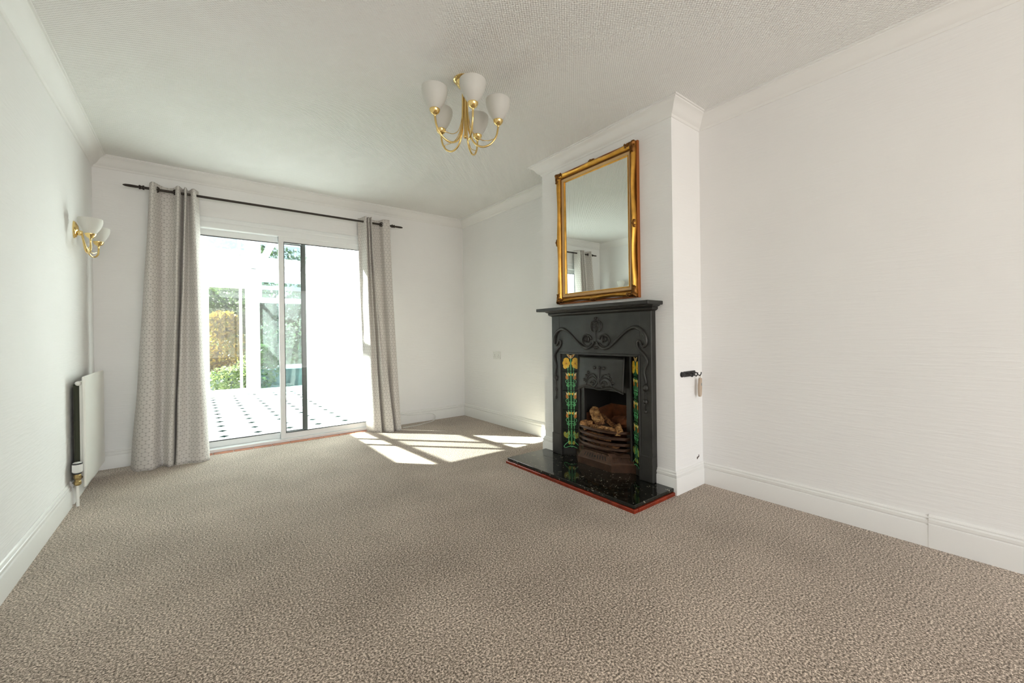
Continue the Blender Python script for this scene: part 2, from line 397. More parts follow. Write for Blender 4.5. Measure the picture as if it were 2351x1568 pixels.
bb = [('left', 0, None, -.915, 'radiator wall up to the radiator pipe'), ('left', 0, -.865, None, 'radiator wall behind the radiator'), ('back', 1, None, DX0, 'back wall behind the long curtain'), ('back', 1, DX1, None, 'back wall beside the corner'),
      ('alcove', 2, None, None, 'recess wall below the socket'), ('chimney', 3, None, None, 'far side of the chimney breast'), ('chimney', 4, None, -2.105, 'chimney breast left of the fireplace'), ('chimney', 4, -3.08, None, 'chimney breast right of the fireplace'),
      ('return', 5, None, None, 'side of the chimney breast under the key rack'), ('right', 6, None, -4.33, 'long bare wall, far length')]
for nm, i, s, e, lb in bb: struct(run(i, skp, 'baseboard_'+nm, M['paint'], s, e), 'white skirting on the '+lb)
skp2 = [(o*1.08, z*1.0 + (.006 if z > .1 else 0)) for o, z in skp]
struct(run(6, skp2, 'baseboard_right', M['paint'], -4.33, None), 'white skirting on the long bare wall, taller near length')

# ------------------------------------------------------------------ threshold tiles
th = struct(empty('threshold', (1.34, -.03, 0)), 'row of terracotta quarry tiles under the patio door')
th.name = 'floor_threshold'
build(MB().box(DX0, DX1, -.088, .0, -.03, -.003), 'grout_bed', M['grout'], th)
k = 0; x = DX0; rg_ = random.Random(4)
while x < DX1-.02:
    x2 = min(x+.152, DX1); build(MB().cbox(x+.003, x2-.003, -.086, -.003, -.02, .002+rg_.random()*.002, .002), 'tile', M['quarry'], th); x = x2
# ------------------------------------------------------------------ patio door
dr = struct(empty('door_1', (1.34, .06, 0)), 'white framed sliding glass patio door to the conservatory')
mb = MB().cbox(DX0, DX0+.05, .0, .15, .0, DZ, .004).cbox(DX1-.05, DX1, .0, .15, .0, DZ, .004).cbox(DX0, DX1, .0, .15, 2.035, DZ, .004).cbox(DX0, DX1, -.012, .15, .0, .03, .003)
mb.cbox(DX0-.02, DX1+.02, -.014, .0, DZ-.03, DZ+.012, .004)
build(mb, 'outer_frame', M['upvc'], dr)
def pane_frame(nm, x0, x1, ya, yb, z0, z1, st0, st1, rt_, rb, mats, glassy):
    p = build(MB().cbox(x0, x1, ya, yb, z1-rt_, z1, .003), nm, mats[0], dr)
    build(MB().cbox(x0, x1, ya, yb, z0, z0+rb, .003), 'bottom_rail', mats[0], p)
    build(MB().cbox(x0, x0+st0, ya-.001, yb+.001, z0, z1, .003), 'stile', mats[1], p)
    build(MB().cbox(x1-st1, x1, ya-.001, yb+.001, z0, z1, .003), 'stile', mats[2], p)
    yc = (ya+yb)/2; build(MB().box(x0+st0-.004, x1-st1+.004, yc-.003, yc+.003, z0+rb-.004, z1-rt_+.004), 'pane', glassy, p)
    g = MB()
    for (a, b_, c_, d_) in ((x0+st0, x1-st1, z0+rb, z0+rb+.006), (x0+st0, x1-st1, z1-rt_-.006, z1-rt_), (x0+st0, x0+st0+.004, z0+rb, z1-rt_), (x1-st1-.004, x1-st1, z0+rb, z1-rt_)):
        g.box(a, b_, ya-.0005, ya+.012, c_, d_)
    build(g, 'seal', M['seal'], p)
pane_frame('fixed_panel', 1.283, DX1-.04, .012, .044, .03, 2.04, .045, .045, .055, .055, [M['upvc']]*3, M['glass'])
pane_frame('sliding_panel', DX0+.04, 1.535, .075, .107, .03, 2.04, .05, .042, .06, .055, [M['upvc'], M['upvc'], M['backlit_alu']], M['glass'])

# ------------------------------------------------------------------ conservatory
CX0, CX1, CY0, CY1, CZ = -.36, 2.39, T, 4.62, -.03
def roofz(y): return 2.315+.085*(CY1-y)
cf = struct(build(MB().box(CX0, CX1, T-.1, CY1+.06, CZ-.12, CZ-.006), 'floor', M['grout']), 'white octagon tile floor with green diamond insets in the conservatory')
PX, PY, OX, OY, dd = .3125, .3345, .865, .865, .052
i0 = int(math.floor((CX0-OX)/PX)); i1 = int(math.ceil((CX1-OX)/PX)); j0 = int(math.floor((T-OY)/PY)); j1 = int(math.ceil((CY1-OY)/PY))
for i in range(i0, i1):
    for j in range(j0, j1):
        xa, xb, ya, yb = OX+i*PX, OX+(i+1)*PX, OY+j*PY, OY+(j+1)*PY; g = .002
        if xb <= CX0+.02 or xa >= CX1-.02 or yb <= T+.02 or ya >= CY1-.02: continue
        poly = [(xa+dd, ya+g), (xb-dd, ya+g), (xb-g, ya+dd), (xb-g, yb-dd), (xb-dd, yb-g), (xa+dd, yb-g), (xa+g, yb-dd), (xa+g, ya+dd)]
        poly = [(min(max(a, CX0), CX1), min(max(b_, T-.08), CY1)) for a, b_ in poly]
        build(MB().prism(poly, CZ-.008, CZ, lambda a, b_, d: (a, b_, d)), 'tile', M['tile_white'], cf)
for i in range(i0, i1+1):
    for j in range(j0, j1+1):
        cx, cy = OX+i*PX, OY+j*PY; e = dd-.004
        if not (CX0+e < cx < CX1-e and T < cy < CY1-e): continue
        build(MB().prism([(cx-e, cy), (cx, cy-e), (cx+e, cy), (cx, cy+e)], CZ-.008, CZ+.0005, lambda a, b_, d: (a, b_, d)), 'inset_tile', M['tile_green'], cf)
# right wall of boards
cw = struct(empty('wall_conservatory_right', (CX1, 2.4, CZ)), 'white boarded side wall of the conservatory')
yb_ = [CY0]
for q in (1.27, 2.30, 3.16, 3.95, CY1): yb_.append(q)
for a, b_ in zip(yb_[:-1], yb_[1:]):
    for za, zb in ((CZ+.09, 2.03), (2.036, None)):
        ztop = (lambda y: roofz(y)-.02) if zb is None else (lambda y: zb)
        mb = MB(); vs = [(X, Y, Z) for X in (CX1, CX1+.03) for (Y, Z) in ((a+.006, za), (b_-.006, za), (b_-.006, ztop(b_)), (a+.006, ztop(a)))]
        mb.add(vs, [(0,1,2,3), (7,6,5,4), (0,4,5,1), (1,5,6,2), (2,6,7,3), (3,7,4,0)]); build(mb, 'board', M['panel_white'], cw)
build(MB().box(CX1+.028, CX1+.09, CY0, CY1, CZ-.1, 2.6), 'backing', M['seal'], cw)
build(MB().cbox(CX1-.018, CX1+.03, CY0, CY1, CZ, CZ+.10, .004), 'skirting', M['cons_white'], cw)
# far glazed wall: door + fixed lights
fr_ = struct(empty('wall_conservatory_far', (1.2, CY1, CZ)), 'white glazed end wall of the conservatory')
mb = MB().box(CX0, .70, CY1-.03, CY1+.05, CZ, 2.33).box(1.475, 1.60, CY1-.03, CY1+.05, CZ, 2.33).box(2.33, CX1+.03, CY1-.03, CY1+.05, CZ, 2.33).box(.70, 2.39, CY1-.04, CY1+.05, 2.10, 2.33).box(1.60, 2.34, CY1-.03, CY1+.05, CZ, .06)
build(mb, 'post_frame', M['cons_white'], fr_)
dq = build(MB().cbox(.71, .83, CY1-.045, CY1+.02, CZ+.02, 2.095, .004), 'garden_door', M['cons_white'], fr_)
for a in ((1.378, 1.47, CZ+.02, 2.095), (.83, 1.378, CZ+.02, .095), (.83, 1.378, 2.0, 2.095)): build(MB().cbox(a[0], a[1], CY1-.045, CY1+.02, a[2], a[3], .004), 'rail', M['cons_white'], dq)
build(MB().box(.825, 1.383, CY1-.018, CY1-.012, .09, 2.005), 'pane', M['door_glass'], dq)
build(MB().lathe([(0, -.06), (.008, -.06), (.011, -.053), (.011, -.045), (0, -.045)], (.735, CY1, 1.0), 12, 'y'), 'lock', M['bronze'], dq, True)
for a in ((1.60, 2.34, 1.70, 1.80), (1.60, 1.64, 1.80, 2.1), (1.96, 2.0, 0.06, 1.70)): build(MB().cbox(a[0], a[1], CY1-.035, CY1+.02, a[2], a[3], .004), 'glazing_bar', M['cons_white'], fr_)
build(MB().box(1.60, 1.965, CY1-.01, CY1-.004, .055, 1.705), 'pane', M['tint_glass'], fr_)
build(MB().box(1.995, 2.34, CY1-.01, CY1-.004, .055, 1.705), 'pane', M['tint_glass'], fr_)
build(MB().box(1.64, 2.34, CY1-.01, CY1-.004, 1.795, 2.105), 'pane', M['tint_glass'], fr_)
# left glazed wall
lw = struct(empty('wall_conservatory_left', (CX0, 2.4, CZ)), 'white dwarf wall with windows on the conservatory far side')
build(MB().box(CX0-.12, CX0, CY0, CY1, CZ, .55), 'dwarf_wall', M['panel_white'], lw)
for k in range(6):
    y = CY0+.02+k*(CY1-CY0-.06)/5; build(MB().box(CX0-.07, CX0-.01, y-.03, y+.03, .55, roofz(y)-.05), 'mullion', M['cons_white'], lw)
mb = MB(); mb.box(CX0-.09, CX0+.02, CY0, CY1, .55, .59).box(CX0-.08, CX0, CY0, CY1, 2.25, 2.33); build(mb, 'sill_and_head', M['cons_white'], lw)
build(MB().box(CX0-.043, CX0-.037, CY0, CY1, .57, 2.27), 'pane', M['glass'], lw)
# roof
rf = struct(empty('ceiling_conservatory', (1.2, 2.4, 2.4)), 'glazed lean-to roof of the conservatory')
rx = [CX0, .05, .72, 1.58, 2.36]
for k in range(4):
    mb = MB(); mb.add([(rx[k], CY0, roofz(CY0)+.02), (rx[k+1], CY0, roofz(CY0)+.02), (rx[k+1], CY1+.1, roofz(CY1+.1)+.02), (rx[k], CY1+.1, roofz(CY1+.1)+.02)], [(0,1,2,3)])
    build(mb, 'roof_pane', [M['roof_glass_half_dim'], M['roof_glass_dim'], M['roof_glass'], M['roof_glass']][k], rf)
for x in rx:
    mb = MB(); vs = [(x+q, y, roofz(y)+zz) for y in (CY0, CY1) for (q, zz) in ((-.025, -.05), (.025, -.05), (.025, .03), (-.025, .03))]
    mb.add(vs, [(0,1,2,3), (7,6,5,4), (0,4,5,1), (1,5,6,2), (2,6,7,3), (3,7,4,0)]); build(mb, 'rafter', M['cons_white'], rf)
build(MB().box(CX0, CX1+.05, CY0, CY0+.06, roofz(CY0)-.09, roofz(CY0)+.04), 'wall_plate', M['cons_white'], rf)
struct(build(MB().box(-2.0, CX0+3.9, .25, .27, H-.2, 3.6).box(-3, 0-T, .0, .27, -.2, 3.6), 'wall_outside', M['render_out']), 'white rendered outside wall of the house')

struct(build(MB().box(CX0-.45, CX0-.2, .27, 4.9, -.2, 3.05), 'wall_added_sun_screen', M['render_out']), 'added unseen white wall that shades the conservatory from the sun')  # unseen wall, added to keep sun off the left of the floor
# ------------------------------------------------------------------ garden
struct(build(MB().box(-8, 12, CY1+.06, 16, -.30, -.16), 'ground', M['paving']), 'grey paved garden ground beyond the conservatory')
def foliage(mb, c, r, count, size, seed, shell=.55, mi=0):
    g = random.Random(seed)
    for _ in range(count):
        while True:
            p = Vector((g.uniform(-1, 1), g.uniform(-1, 1), g.uniform(-1, 1)))
            if shell < p.length < 1: break
        q = Vector((c[0]+p.x*r[0], c[1]+p.y*r[1], c[2]+p.z*r[2])); nn = Vector((g.gauss(0, 1), g.gauss(0, 1), g.gauss(0, 1))).normalized()
        a = nn.orthogonal().normalized(); b_ = nn.cross(a); ang = g.random()*6.28; a, b_ = a*math.cos(ang)+b_*math.sin(ang), b_*math.cos(ang)-a*math.sin(ang)
        s = size*g.uniform(.6, 1.3); base = len(mb.v)
        mb.v += [tuple(q-a*s), tuple(q+b_*s*.45), tuple(q+a*s), tuple(q-b_*s*.45)]; mb.f.append((base, base+1, base+2, base+3)); mb.mi.append(mi)
def shrub(name, label, cat, loc, blobs, mat, count, size, seed, trunk=True, group=None):
    o = empty(name, loc); tag(o, label, cat, group); mb = MB()
    for k, (c, r) in enumerate(blobs): foliage(mb, (loc[0]+c[0], loc[1]+c[1], loc[2]+c[2]), r, count, size, seed+k)
    f = build(mb, 'foliage', mat, o); f['kind'] = 'stuff'
    if trunk:
        top = blobs[0][0]; build(MB().tube([(loc[0], loc[1], loc[2]-.05), (loc[0]+.02, loc[1], loc[2]+top[2]*.5), (loc[0]+top[0], loc[1]+top[1], loc[2]+top[2])], [.05, .04, .02], 8), 'trunk', M['bark'], o, True)
    return o
GZ = -.16
shrub('yellow_shrub', 'tall shrub turning yellow and orange outside the garden door', 'shrub', (1.05, 7.35, GZ), [((0, 0, 1.0), (.55, .5, .75)), ((-.3, .1, .6), (.5, .4, .5)), ((.1, 0, 1.5), (.35, .35, .35))], M['leaf_yellow'], 1500, .055, 1)
shrub('flowering_bush', 'low pale leaved bush in front of the garden wall', 'shrub', (1.72, 6.15, GZ), [((0, 0, .45), (.45, .35, .45)), ((-.5, .1, .3), (.5, .3, .3)), ((.1, 0, .8), (.22, .2, .25))], M['leaf_pale'], 900, .045, 11)
shrub('green_hedge_shrub', 'dark green shrub behind the yellow shrub', 'shrub', (2.0, 8.8, GZ), [((0, 0, 1.2), (.7, .5, 1.15)), ((-1.3, .2, 1.4), (.9, .5, 1.3)), ((-.4, .3, 2.2), (.8, .5, .8))], M['leaf_green'], 2200, .06, 21)
shrub('bluish_shrub', 'bluish green shrub outside the fixed conservatory window', 'shrub', (3.7, 8.0, GZ), [((0, 0, 1.1), (.75, .5, 1.1)), ((.5, .3, 1.8), (.8, .5, .9)), ((-.1, .2, .5), (.6, .4, .5))], M['leaf_blue'], 2200, .06, 31)
shrub('garden_tree', 'leafy tree rising behind the shrubs', 'tree', (2.9, 11.5, GZ), [((0, 0, 3.0), (1.6, 1.0, 1.3)), ((1.6, .2, 2.6), (1.2, .8, 1.2)), ((-1.5, 0, 2.6), (1.2, .8, 1.2)), ((3.2, .3, 2.4), (1.3, .8, 1.3)), ((0, .2, 1.4), (1.6, .7, 1.2)), ((3.4, .4, 1.2), (1.5, .6, 1.2))], M['leaf_green'], 2600, .085, 41)
tag(build(MB().box(-3, 5.5, 6.75, 6.95, GZ-.02, .22).box(-3, 5.5, 6.72, 6.98, .22, .27), 'garden_wall', M['garden_wall']), 'low grey block wall across the garden bed', 'wall')
po = tag(empty('pergola_frame', (1.45, 5.45, GZ)), 'slim white post and crossbar outside the garden door', 'pergola')
build(MB().box(1.34, 1.385, 5.43, 5.475, GZ, 2.12), 'post', M['cons_white'], po)
build(MB().box(.2, 2.6, 5.42, 5.49, 2.04, 2.12), 'crossbar', M['cons_white'], po)

# ------------------------------------------------------------------ curtains and pole
PY_, PZ = -.10, 2.278
pl = tag(empty('curtain_pole', (1.35, 0, PZ)), 'dark bronze curtain pole with spear ends above patio door', 'curtain pole')
build(MB().tube([(.315, PY_, PZ), (2.385, PY_, PZ)], .0105, 14), 'pole', M['bronze'], pl, True, 40)
for x0, s in ((.315, -1), (2.385, 1)):
    prof = [(0, 0), (.018, 0), (.018, .010), (.013, .012), (.013, .022), (.017, .024), (.017, .032), (.009, .036), (.0105, .055), (.011, .09), (.009, .115), (.004, .128), (0, .13)]
    mb = MB(); mb.lathe([(r, s*h) for r, h in prof], (x0, PY_, PZ), 16, 'x'); build(mb, 'finial', M['bronze'], pl, True, 40)
for x in (.375, 2.30):
    build(MB().tube([(x, .001, PZ-.012), (x, PY_, PZ-.012)], .006, 8).lathe([(0, -.008), (.022, -.008), (.022, 0), (0, 0)], (x, 0, PZ-.012), 16, 'y'), 'bracket', M['bronze'], pl, True, 40)
def curtain(label, top, bot, ztop, grp, pwr, seed, rings):
    cx = sum(p[0] for p in bot)/len(bot)
    o = tag(empty('curtain', (cx, -.2, 0)), label, 'curtain', grp)
    A = cat_rom(top, 9); B = cat_rom(bot, 9); nz = 90; g = random.Random(seed); ph = [g.random()*6.28 for _ in range(4)]
    rows = []; uvs = []
    # arc length measured half way down
    mid = [(a+b_)*.5 for a, b_ in zip(A, B)]; arc = [0]
    for i in range(1, len(mid)): arc.append(arc[-1]+float(np.linalg.norm(mid[i]-mid[i-1]))*1.12)
    for r in range(nz+1):
        t = r/nz; z = ztop*(1-t); f = t**pwr; row = []
        for i, (a, b_) in enumerate(zip(A, B)):
            p = a*(1-f)+b_*f; u = i/(len(A)-1)
            wob = .006*math.sin(t*9+ph[0]+u*5)*t + .004*math.sin(t*23+ph[1]+u*13)*t
            low = max(0, (t-.88)/.12); wob2 = .006*low*math.sin(u*37+ph[2]+t*30)
            row.append((p[0]+wob*.4, p[1]+wob+wob2, z+.004*math.sin(u*17+ph[3])*(1 if r == 0 else 0)+.003)); uvs.append((arc[i], z))
        rows.append(row)
    mb = MB().grid(rows); mb.uv = uvs; f = build(mb, 'fabric', M['curtain'], o, True)
    sm = f.modifiers.new('thick', 'SOLIDIFY'); sm.thickness = .003; sm.offset = 0
    for (x, y, ax) in rings:
        mb = MB(); pts = []
        d = Vector((math.cos(ax), math.sin(ax), 0)); e = Vector((-math.sin(ax), math.cos(ax), 0))
        for k in range(20): a = 2*math.pi*k/20; pts.append(Vector((x, y, PZ))+(e*math.cos(a)+Vector((0, 0, 1))*math.sin(a))*.021)
        mb.tube(pts, .005, 8, True); build(mb, 'eyelet', M['bronze'], o, True)
    return o
topL = [(.345,-.065), (.351,-.120), (.368,-.150), (.390,-.105), (.42,-.058), (.46,-.046), (.50,-.075), (.53,-.150), (.562,-.055), (.577,-.145), (.597,-.065), (.628,-.150), (.652,-.095), (.666,-.05)]
botL = [(.215,-.15), (.245,-.235), (.30,-.275), (.355,-.285), (.398,-.205), (.420,-.215), (.450,-.285), (.474,-.265), (.484,-.13), (.498,-.265), (.57,-.250), (.655,-.31), (.706,-.26), (.714,-.15)]
curtain('wide ring patterned grey curtain, spread at the radiator end of the pole', topL, botL, 2.322, 'eyelet curtains at the patio door', 1.15, 3, [(.392, -.10, .9), (.513, -.10, -.9)])
topR = [(2.03,-.035), (2.06,-.05), (2.085,-.15), (2.105,-.095), (2.116,-.15), (2.134,-.095), (2.147,-.15), (2.166,-.065), (2.21,-.05), (2.258,-.065), (2.285,-.12), (2.35,-.135)]
botR = [(2.09,-.06), (2.10,-.12), (2.13,-.19), (2.165,-.22), (2.195,-.235), (2.214,-.13), (2.235,-.27), (2.272,-.315), (2.302,-.315), (2.318,-.20), (2.34,-.305), (2.388,-.295)]
curtain('narrow bunched ring patterned grey curtain, at the corner end of the pole', topR, botR, 2.325, 'eyelet curtains at the patio door', 1.3, 8, [(2.268, -.10, .8)])

# ------------------------------------------------------------------ radiator
rd = tag(empty('radiator', (.05, -.55, 0)), 'cream panel radiator on the wall beside the curtain', 'radiator')
ry0, ry1, rz0, rz1 = -.895, -.20, .105, .805
build(MB().cbox(.062, .077, ry0, ry1, rz0, rz1, .005), 'front_panel', M['rad'], rd)
mb = MB().cbox(.046, .0625, ry0+.03, ry1-.03, rz0+.03, rz1-.03, .003); build(mb, 'back_panel', M['rad'], rd)
mb = MB()
for k in range(22): y = ry0+.06+k*(ry1-ry0-.12)/21; mb.box(.022, .046, y-.004, y+.004, rz0+.05, rz1-.06)
mb.box(.018, .022, ry0+.05, ry1-.05, rz0+.04, rz1-.05); f = build(mb, 'convector_fins', M['rad_dark'], rd)
for y in (-.72, -.38): build(MB().box(.001, .05, y-.015, y+.015, .3, .7), 'bracket', M['rad'], rd)
build(MB().lathe([(0, 0), (.010, .001), (.014, .008), (.013, .016), (.008, .022), (0, .024)], (.045, ry0-.002, .762), 14, 'y').lathe([(0, -.030), (.011, -.029), (.015, -.02), (.014, -.008), (.009, 0), (0, 0)], (.045, ry0+.03, .762), 14, 'y'), 'bleed_cap', M['rad'], rd, True)
vx, vy = .043, -.925
va = build(MB().lathe([(0, .275), (.014, .275), (.0215, .270), (.0225, .262), (.0225, .215), (.018, .21), (0, .21)], (vx, vy, 0), 24), 'valve_head', M['plastic'], rd, True, 40)
mb = MB()
for k in range(24):
    a = 2*math.pi*k/24; mb.box(vx+.0222*math.cos(a)-.0016, vx+.0222*math.cos(a)+.0016, vy+.0222*math.sin(a)-.0016, vy+.0222*math.sin(a)+.0016, .217, .262)
build(mb, 'grip_ribs', M['plastic'], va)
build(MB().lathe([(.0232, .262), (.0238, .266), (.0232, .270), (.0215, .2705)], (vx, vy, 0), 24), 'dial_ring', M['plastic_black'], va, True)
build(MB().lathe([(0, .21), (.019, .21), (.019, .202), (.012, .200), (0, .2)], (vx, vy, 0), 20), 'collar', M['plastic_black'], rd, True, 40)
build(MB().lathe([(0, .2), (.014, .2), (.017, .192), (.017, .175), (.013, .170), (.013, .158), (.017, .154), (.017, .138), (.011, .130), (0, .13)], (vx, vy, 0), 6).tube([(vx, vy, .165), (vx+.005, ry0+.04, .165)], .011, 10), 'valve_body', M['old_brass'], rd)
build(MB().tube([(vx, vy, .14), (vx, vy, -.01)], .0075, 12), 'pipe', M['rad'], rd, True, 40)

# ------------------------------------------------------------------ wall light
def shade_prof(h, r1, r0, t=.0025):
    o = []
    for k in range(13):
        u = k/12; o.append((r0+(r1-r0)*math.sin(u*math.pi/2)**.85*(1-.05*max(0, u-.8)/.2), h*u))
    inn = [(max(.004, r-t), z+t) for r, z in o][::-1]; inn[0] = (inn[0][0], h)
    return o+inn
def cupshade(parent, x, y, z, r1, h, tilt=None):
    cp = build(MB().lathe([(0, -.012), (.006, -.012), (.0075, -.004), (.011, -.002), (.021, .006), (.0275, .018), (.0285, .026), (.0245, .027), (.02, .02), (0, .018)], (x, y, z), 24), 'lamp_cup', M['brass'], parent, True, 60)
    sh = build(MB().lathe([(r, q+.018) for r, q in shade_prof(h, r1, .018)], (x, y, z), 32), 'lamp_shade', M['frost'], parent, True, 60)
    return cp, sh
wl_ = tag(empty('wall_light', (0, -.66, 1.75)), 'twin arm brass wall light with frosted glass bowls above radiator', 'wall light')
mb = MB(); pr = [(.0, .0), (1.0, .0), (1.0, .004), (.92, .007), (.9, .011), (.55, .02), (.3, .024), (.0, .025)]
for k in range(28):
    pass
rows = []
for (q, hh) in pr: rows.append([(hh, -.66+.038*q*math.cos(2*math.pi*k/28), 1.775+.058*q*math.sin(2*math.pi*k/28)) for k in range(28)])
build(mb.grid(rows, 0, True), 'back_plate', M['brass'], wl_, True, 40)
build(MB().lathe([(0, .02), (.016, .02), (.018, .03), (.015, .042), (0, .046)], (0, -.66, 1.755), 16, 'x'), 'boss', M['brass'], wl_, True, 40)
for y_, xx in ((-.805, .098), (-.515, .098)):
    s = 1 if y_ > -.66 else -1
    pts = cat_rom([(.038, -.66+s*.004, 1.76), (.046, -.66+s*.008, 1.70), (.060, -.66+s*.035, 1.635), (.080, -.66+s*.085, 1.612), (.096, -.66+s*.128, 1.635), (xx, y_, 1.675), (xx, y_, 1.70)], 6)
    build(MB().tube(pts, .0055, 10), 'arm', M['brass'], wl_, True, 60)
    pts = cat_rom([(.040, -.66+s*.006, 1.73), (.055, -.66+s*.04, 1.665), (.075, -.66+s*.09, 1.64), (.09, -.66+s*.12, 1.65)], 6)
    build(MB().tube(pts, .002, 6), 'wire_scroll', M['brass'], wl_, True, 60)
    cupshade(wl_, xx, y_, 1.705, .062, .105)

# ------------------------------------------------------------------ chandelier
cc = (1.856, -2.620); cl = tag(empty('chandelier', (cc[0], cc[1], H)), 'five arm brass ceiling light with frosted white glass shades', 'ceiling light')
build(MB().lathe([(0, H), (.062, H), (.064, H-.006), (.058, H-.012), (.05, H-.016), (.045, H-.03), (.033, H-.043), (.018, H-.050), (.012, H-.056), (0, H-.058)], (cc[0], cc[1], 0), 32), 'ceiling_rose', M['brass'], cl, True, 40)
build(MB().tube([(cc[0], cc[1], H-.05), (cc[0], cc[1], 2.18)], .0065, 12).lathe([(0, 2.165), (.009, 2.168), (.011, 2.176), (.0085, 2.188), (0, 2.19)], (cc[0], cc[1], 0), 14), 'stem', M['brass'], cl, True, 60)
for k in range(5):
    a = -3.13967+2*math.pi*k/5; ca, sa = math.cos(a), math.sin(a); P = lambda r, z: (cc[0]+r*ca, cc[1]+r*sa, z)
    pts = cat_rom([P(.012, H-.06), P(.014, 2.34), P(.022, 2.22), P(.048, 2.145), P(.095, 2.118), P(.145, 2.135), P(.178, 2.18), P(.19, 2.235)], 7)
    build(MB().tube(pts, .0055, 10), 'arm', M['brass'], cl, True, 60)
    a2 = a+.10; ca2, sa2 = math.cos(a2), math.sin(a2); P2 = lambda r, z: (cc[0]+r*ca2, cc[1]+r*sa2, z)
    pts = cat_rom([P2(.014, 2.40), P2(.022, 2.28), P2(.045, 2.20), P2(.085, 2.165), P2(.13, 2.16), P(.165, 2.165)], 7)
    build(MB().tube(pts, .0022, 6), 'wire_scroll', M['brass'], cl, True, 60)
    cupshade(cl, *P(.19, 0)[:2], 2.245, .072, .125)

# ------------------------------------------------------------------ mirror
MY0, MY1, MZ0, MZ1 = -2.965, -2.170, 1.277, 2.352
mr = tag(empty('mirror', (C, (MY0+MY1)/2, MZ0)), 'large gilt framed mirror hung above the mantelpiece', 'mirror')
prof_back = [(0, 0), (0, .016), (.003, .022), (.008, .023), (.012, .018), (.014, .012)]
prof_main = [(.010, .0), (.011, .030), (.015, .044), (.024, .052), (.034, .049), (.043, .038), (.048, .028)]
prof_in = [(.047, .026), (.051, .031), (.056, .031), (.058, .026)]
prof_lin = [(.057, .026), (.076, .020), (.077, .018)]
prof_lip = [(.076, .018), (.078, .023), (.083, .022), (.087, .010)]
def frame_loop(prof, sweep=0.0, sub=40):
    """profile carried round the rectangle; sweep: how far outer points pull in between the ornaments"""
    mb = MB(); cy, cz = (MY0+MY1)/2, (MZ0+MZ1)/2; hw, hh = (MY1-MY0)/2, (MZ1-MZ0)/2; rows = []
    wmax = max(p[0] for p in prof)
    per = []
    for side in range(4):
        for k in range(sub): per.append((side, k/sub))
    for (sd_, t) in per:
        row = []
        for (o, h) in prof:
            a, b_ = hw-o, hh-o; s = -1+2*t
            k_ = abs(s); dip = math.sin(math.pi*min(1, max(0, (k_-.06)/.74)))**1.3 if k_ < .80 else 0
            d = sweep*dip*(1-(o/wmax))**.8
            if sd_ == 0: y, z = cy-a*s, cz+b_-d      # top, left to right
            elif sd_ == 1: y, z = cy-a+d, cz-b_*s
            elif sd_ == 2: y, z = cy+a*s, cz-b_+d
            else: y, z = cy+a-d, cz+b_*s
            row.append((C-h, y, z))
        rows.append(row)
    rows.append(rows[0]); return mb.grid(rows)
build(frame_loop(prof_back), 'frame_back_moulding', M['gold_side'], mr, True, 35)
fm = build(frame_loop(prof_main, .013), 'frame', M['gold'], mr, True, 50)
build(frame_loop(prof_in), 'bead_moulding', M['gold_dark'], mr, True, 35)
build(frame_loop(prof_lin), 'liner', M['gold_liner'], mr, True, 35)
build(frame_loop(prof_lip), 'inner_lip', M['gold'], mr, True, 35)
ga, gb, gc, gd = MY0+.08, MY1-.08, MZ0+.08, MZ1-.08      # glass leans forward a few millimetres at the top
build(MB().add([(C-.001, ga, gc), (C-.001, gb, gc), (C-.001, gb, gd), (C-.001, ga, gd), (C-.009, ga, gc), (C-.009, gb, gc), (C-.0135, gb, gd), (C-.0135, ga, gd)], [(0,1,2,3), (7,6,5,4), (0,4,5,1), (1,5,6,2), (2,6,7,3), (3,7,4,0)]), 'mirror_glass', M['mirror'], mr)
def leafy(mb, y, z, ang, L, wd, hgt, seed):
    """a curled acanthus lobe lying on the frame"""
    rows = []; ca, sa = math.cos(ang), math.sin(ang)
    for i in range(7):
        t = i/6; ww = wd*math.sin(math.pi*(.12+.86*t))*(1+.25*math.sin(t*18+seed)); row = []
        for k in range(7):
            u = -1+2*k/6; a = t*L; b_ = ww*u
            hx = hgt*(1-u*u)**.5*math.sin(math.pi*(.15+.8*t))+.004*math.cos(u*9)*t
            row.append((C-.036-hx, y+a*ca-b_*sa, z+a*sa+b_*ca))
        rows.append(row)
    mb.grid(rows)
for (sy, sz) in ((1, 1), (-1, 1), (1, -1), (-1, -1)):
    y = MY1-.006 if sy > 0 else MY0+.006; z = MZ1-.006 if sz > 0 else MZ0+.006; mb = MB()
    for q, (dx_, L, wd) in enumerate(((0, .085, .016), (.03, .05, .012), (.055, .045, .012))):
        leafy(mb, y-sy*.012-sy*dx_*.4, z-sz*.012, math.atan2(-sz*(.12+.1*q), -sy*(1)), L+dx_*.3, wd, .022, q)
        leafy(mb, y-sy*.012, z-sz*.012-sz*dx_*.4, math.atan2(-sz, -sy*(.12+.1*q)), L+dx_*.3, wd, .022, q+3)
    leafy(mb, y, z, math.atan2(-sz, -sy), .06, .018, .030, 5)
    for q in range(6):
        mb.ball((C-.052-.004*(q % 2), y-sy*(.012+.012*q), z-sz*(.016+.006*math.sin(q*2))), .0075, q, .3); mb.ball((C-.050, y-sy*(.016+.006*math.cos(q*2)), z-sz*(.012+.012*q)), .007, q+9, .3)
    build(mb, 'corner_ornament', M['gold_dark'], mr, True)
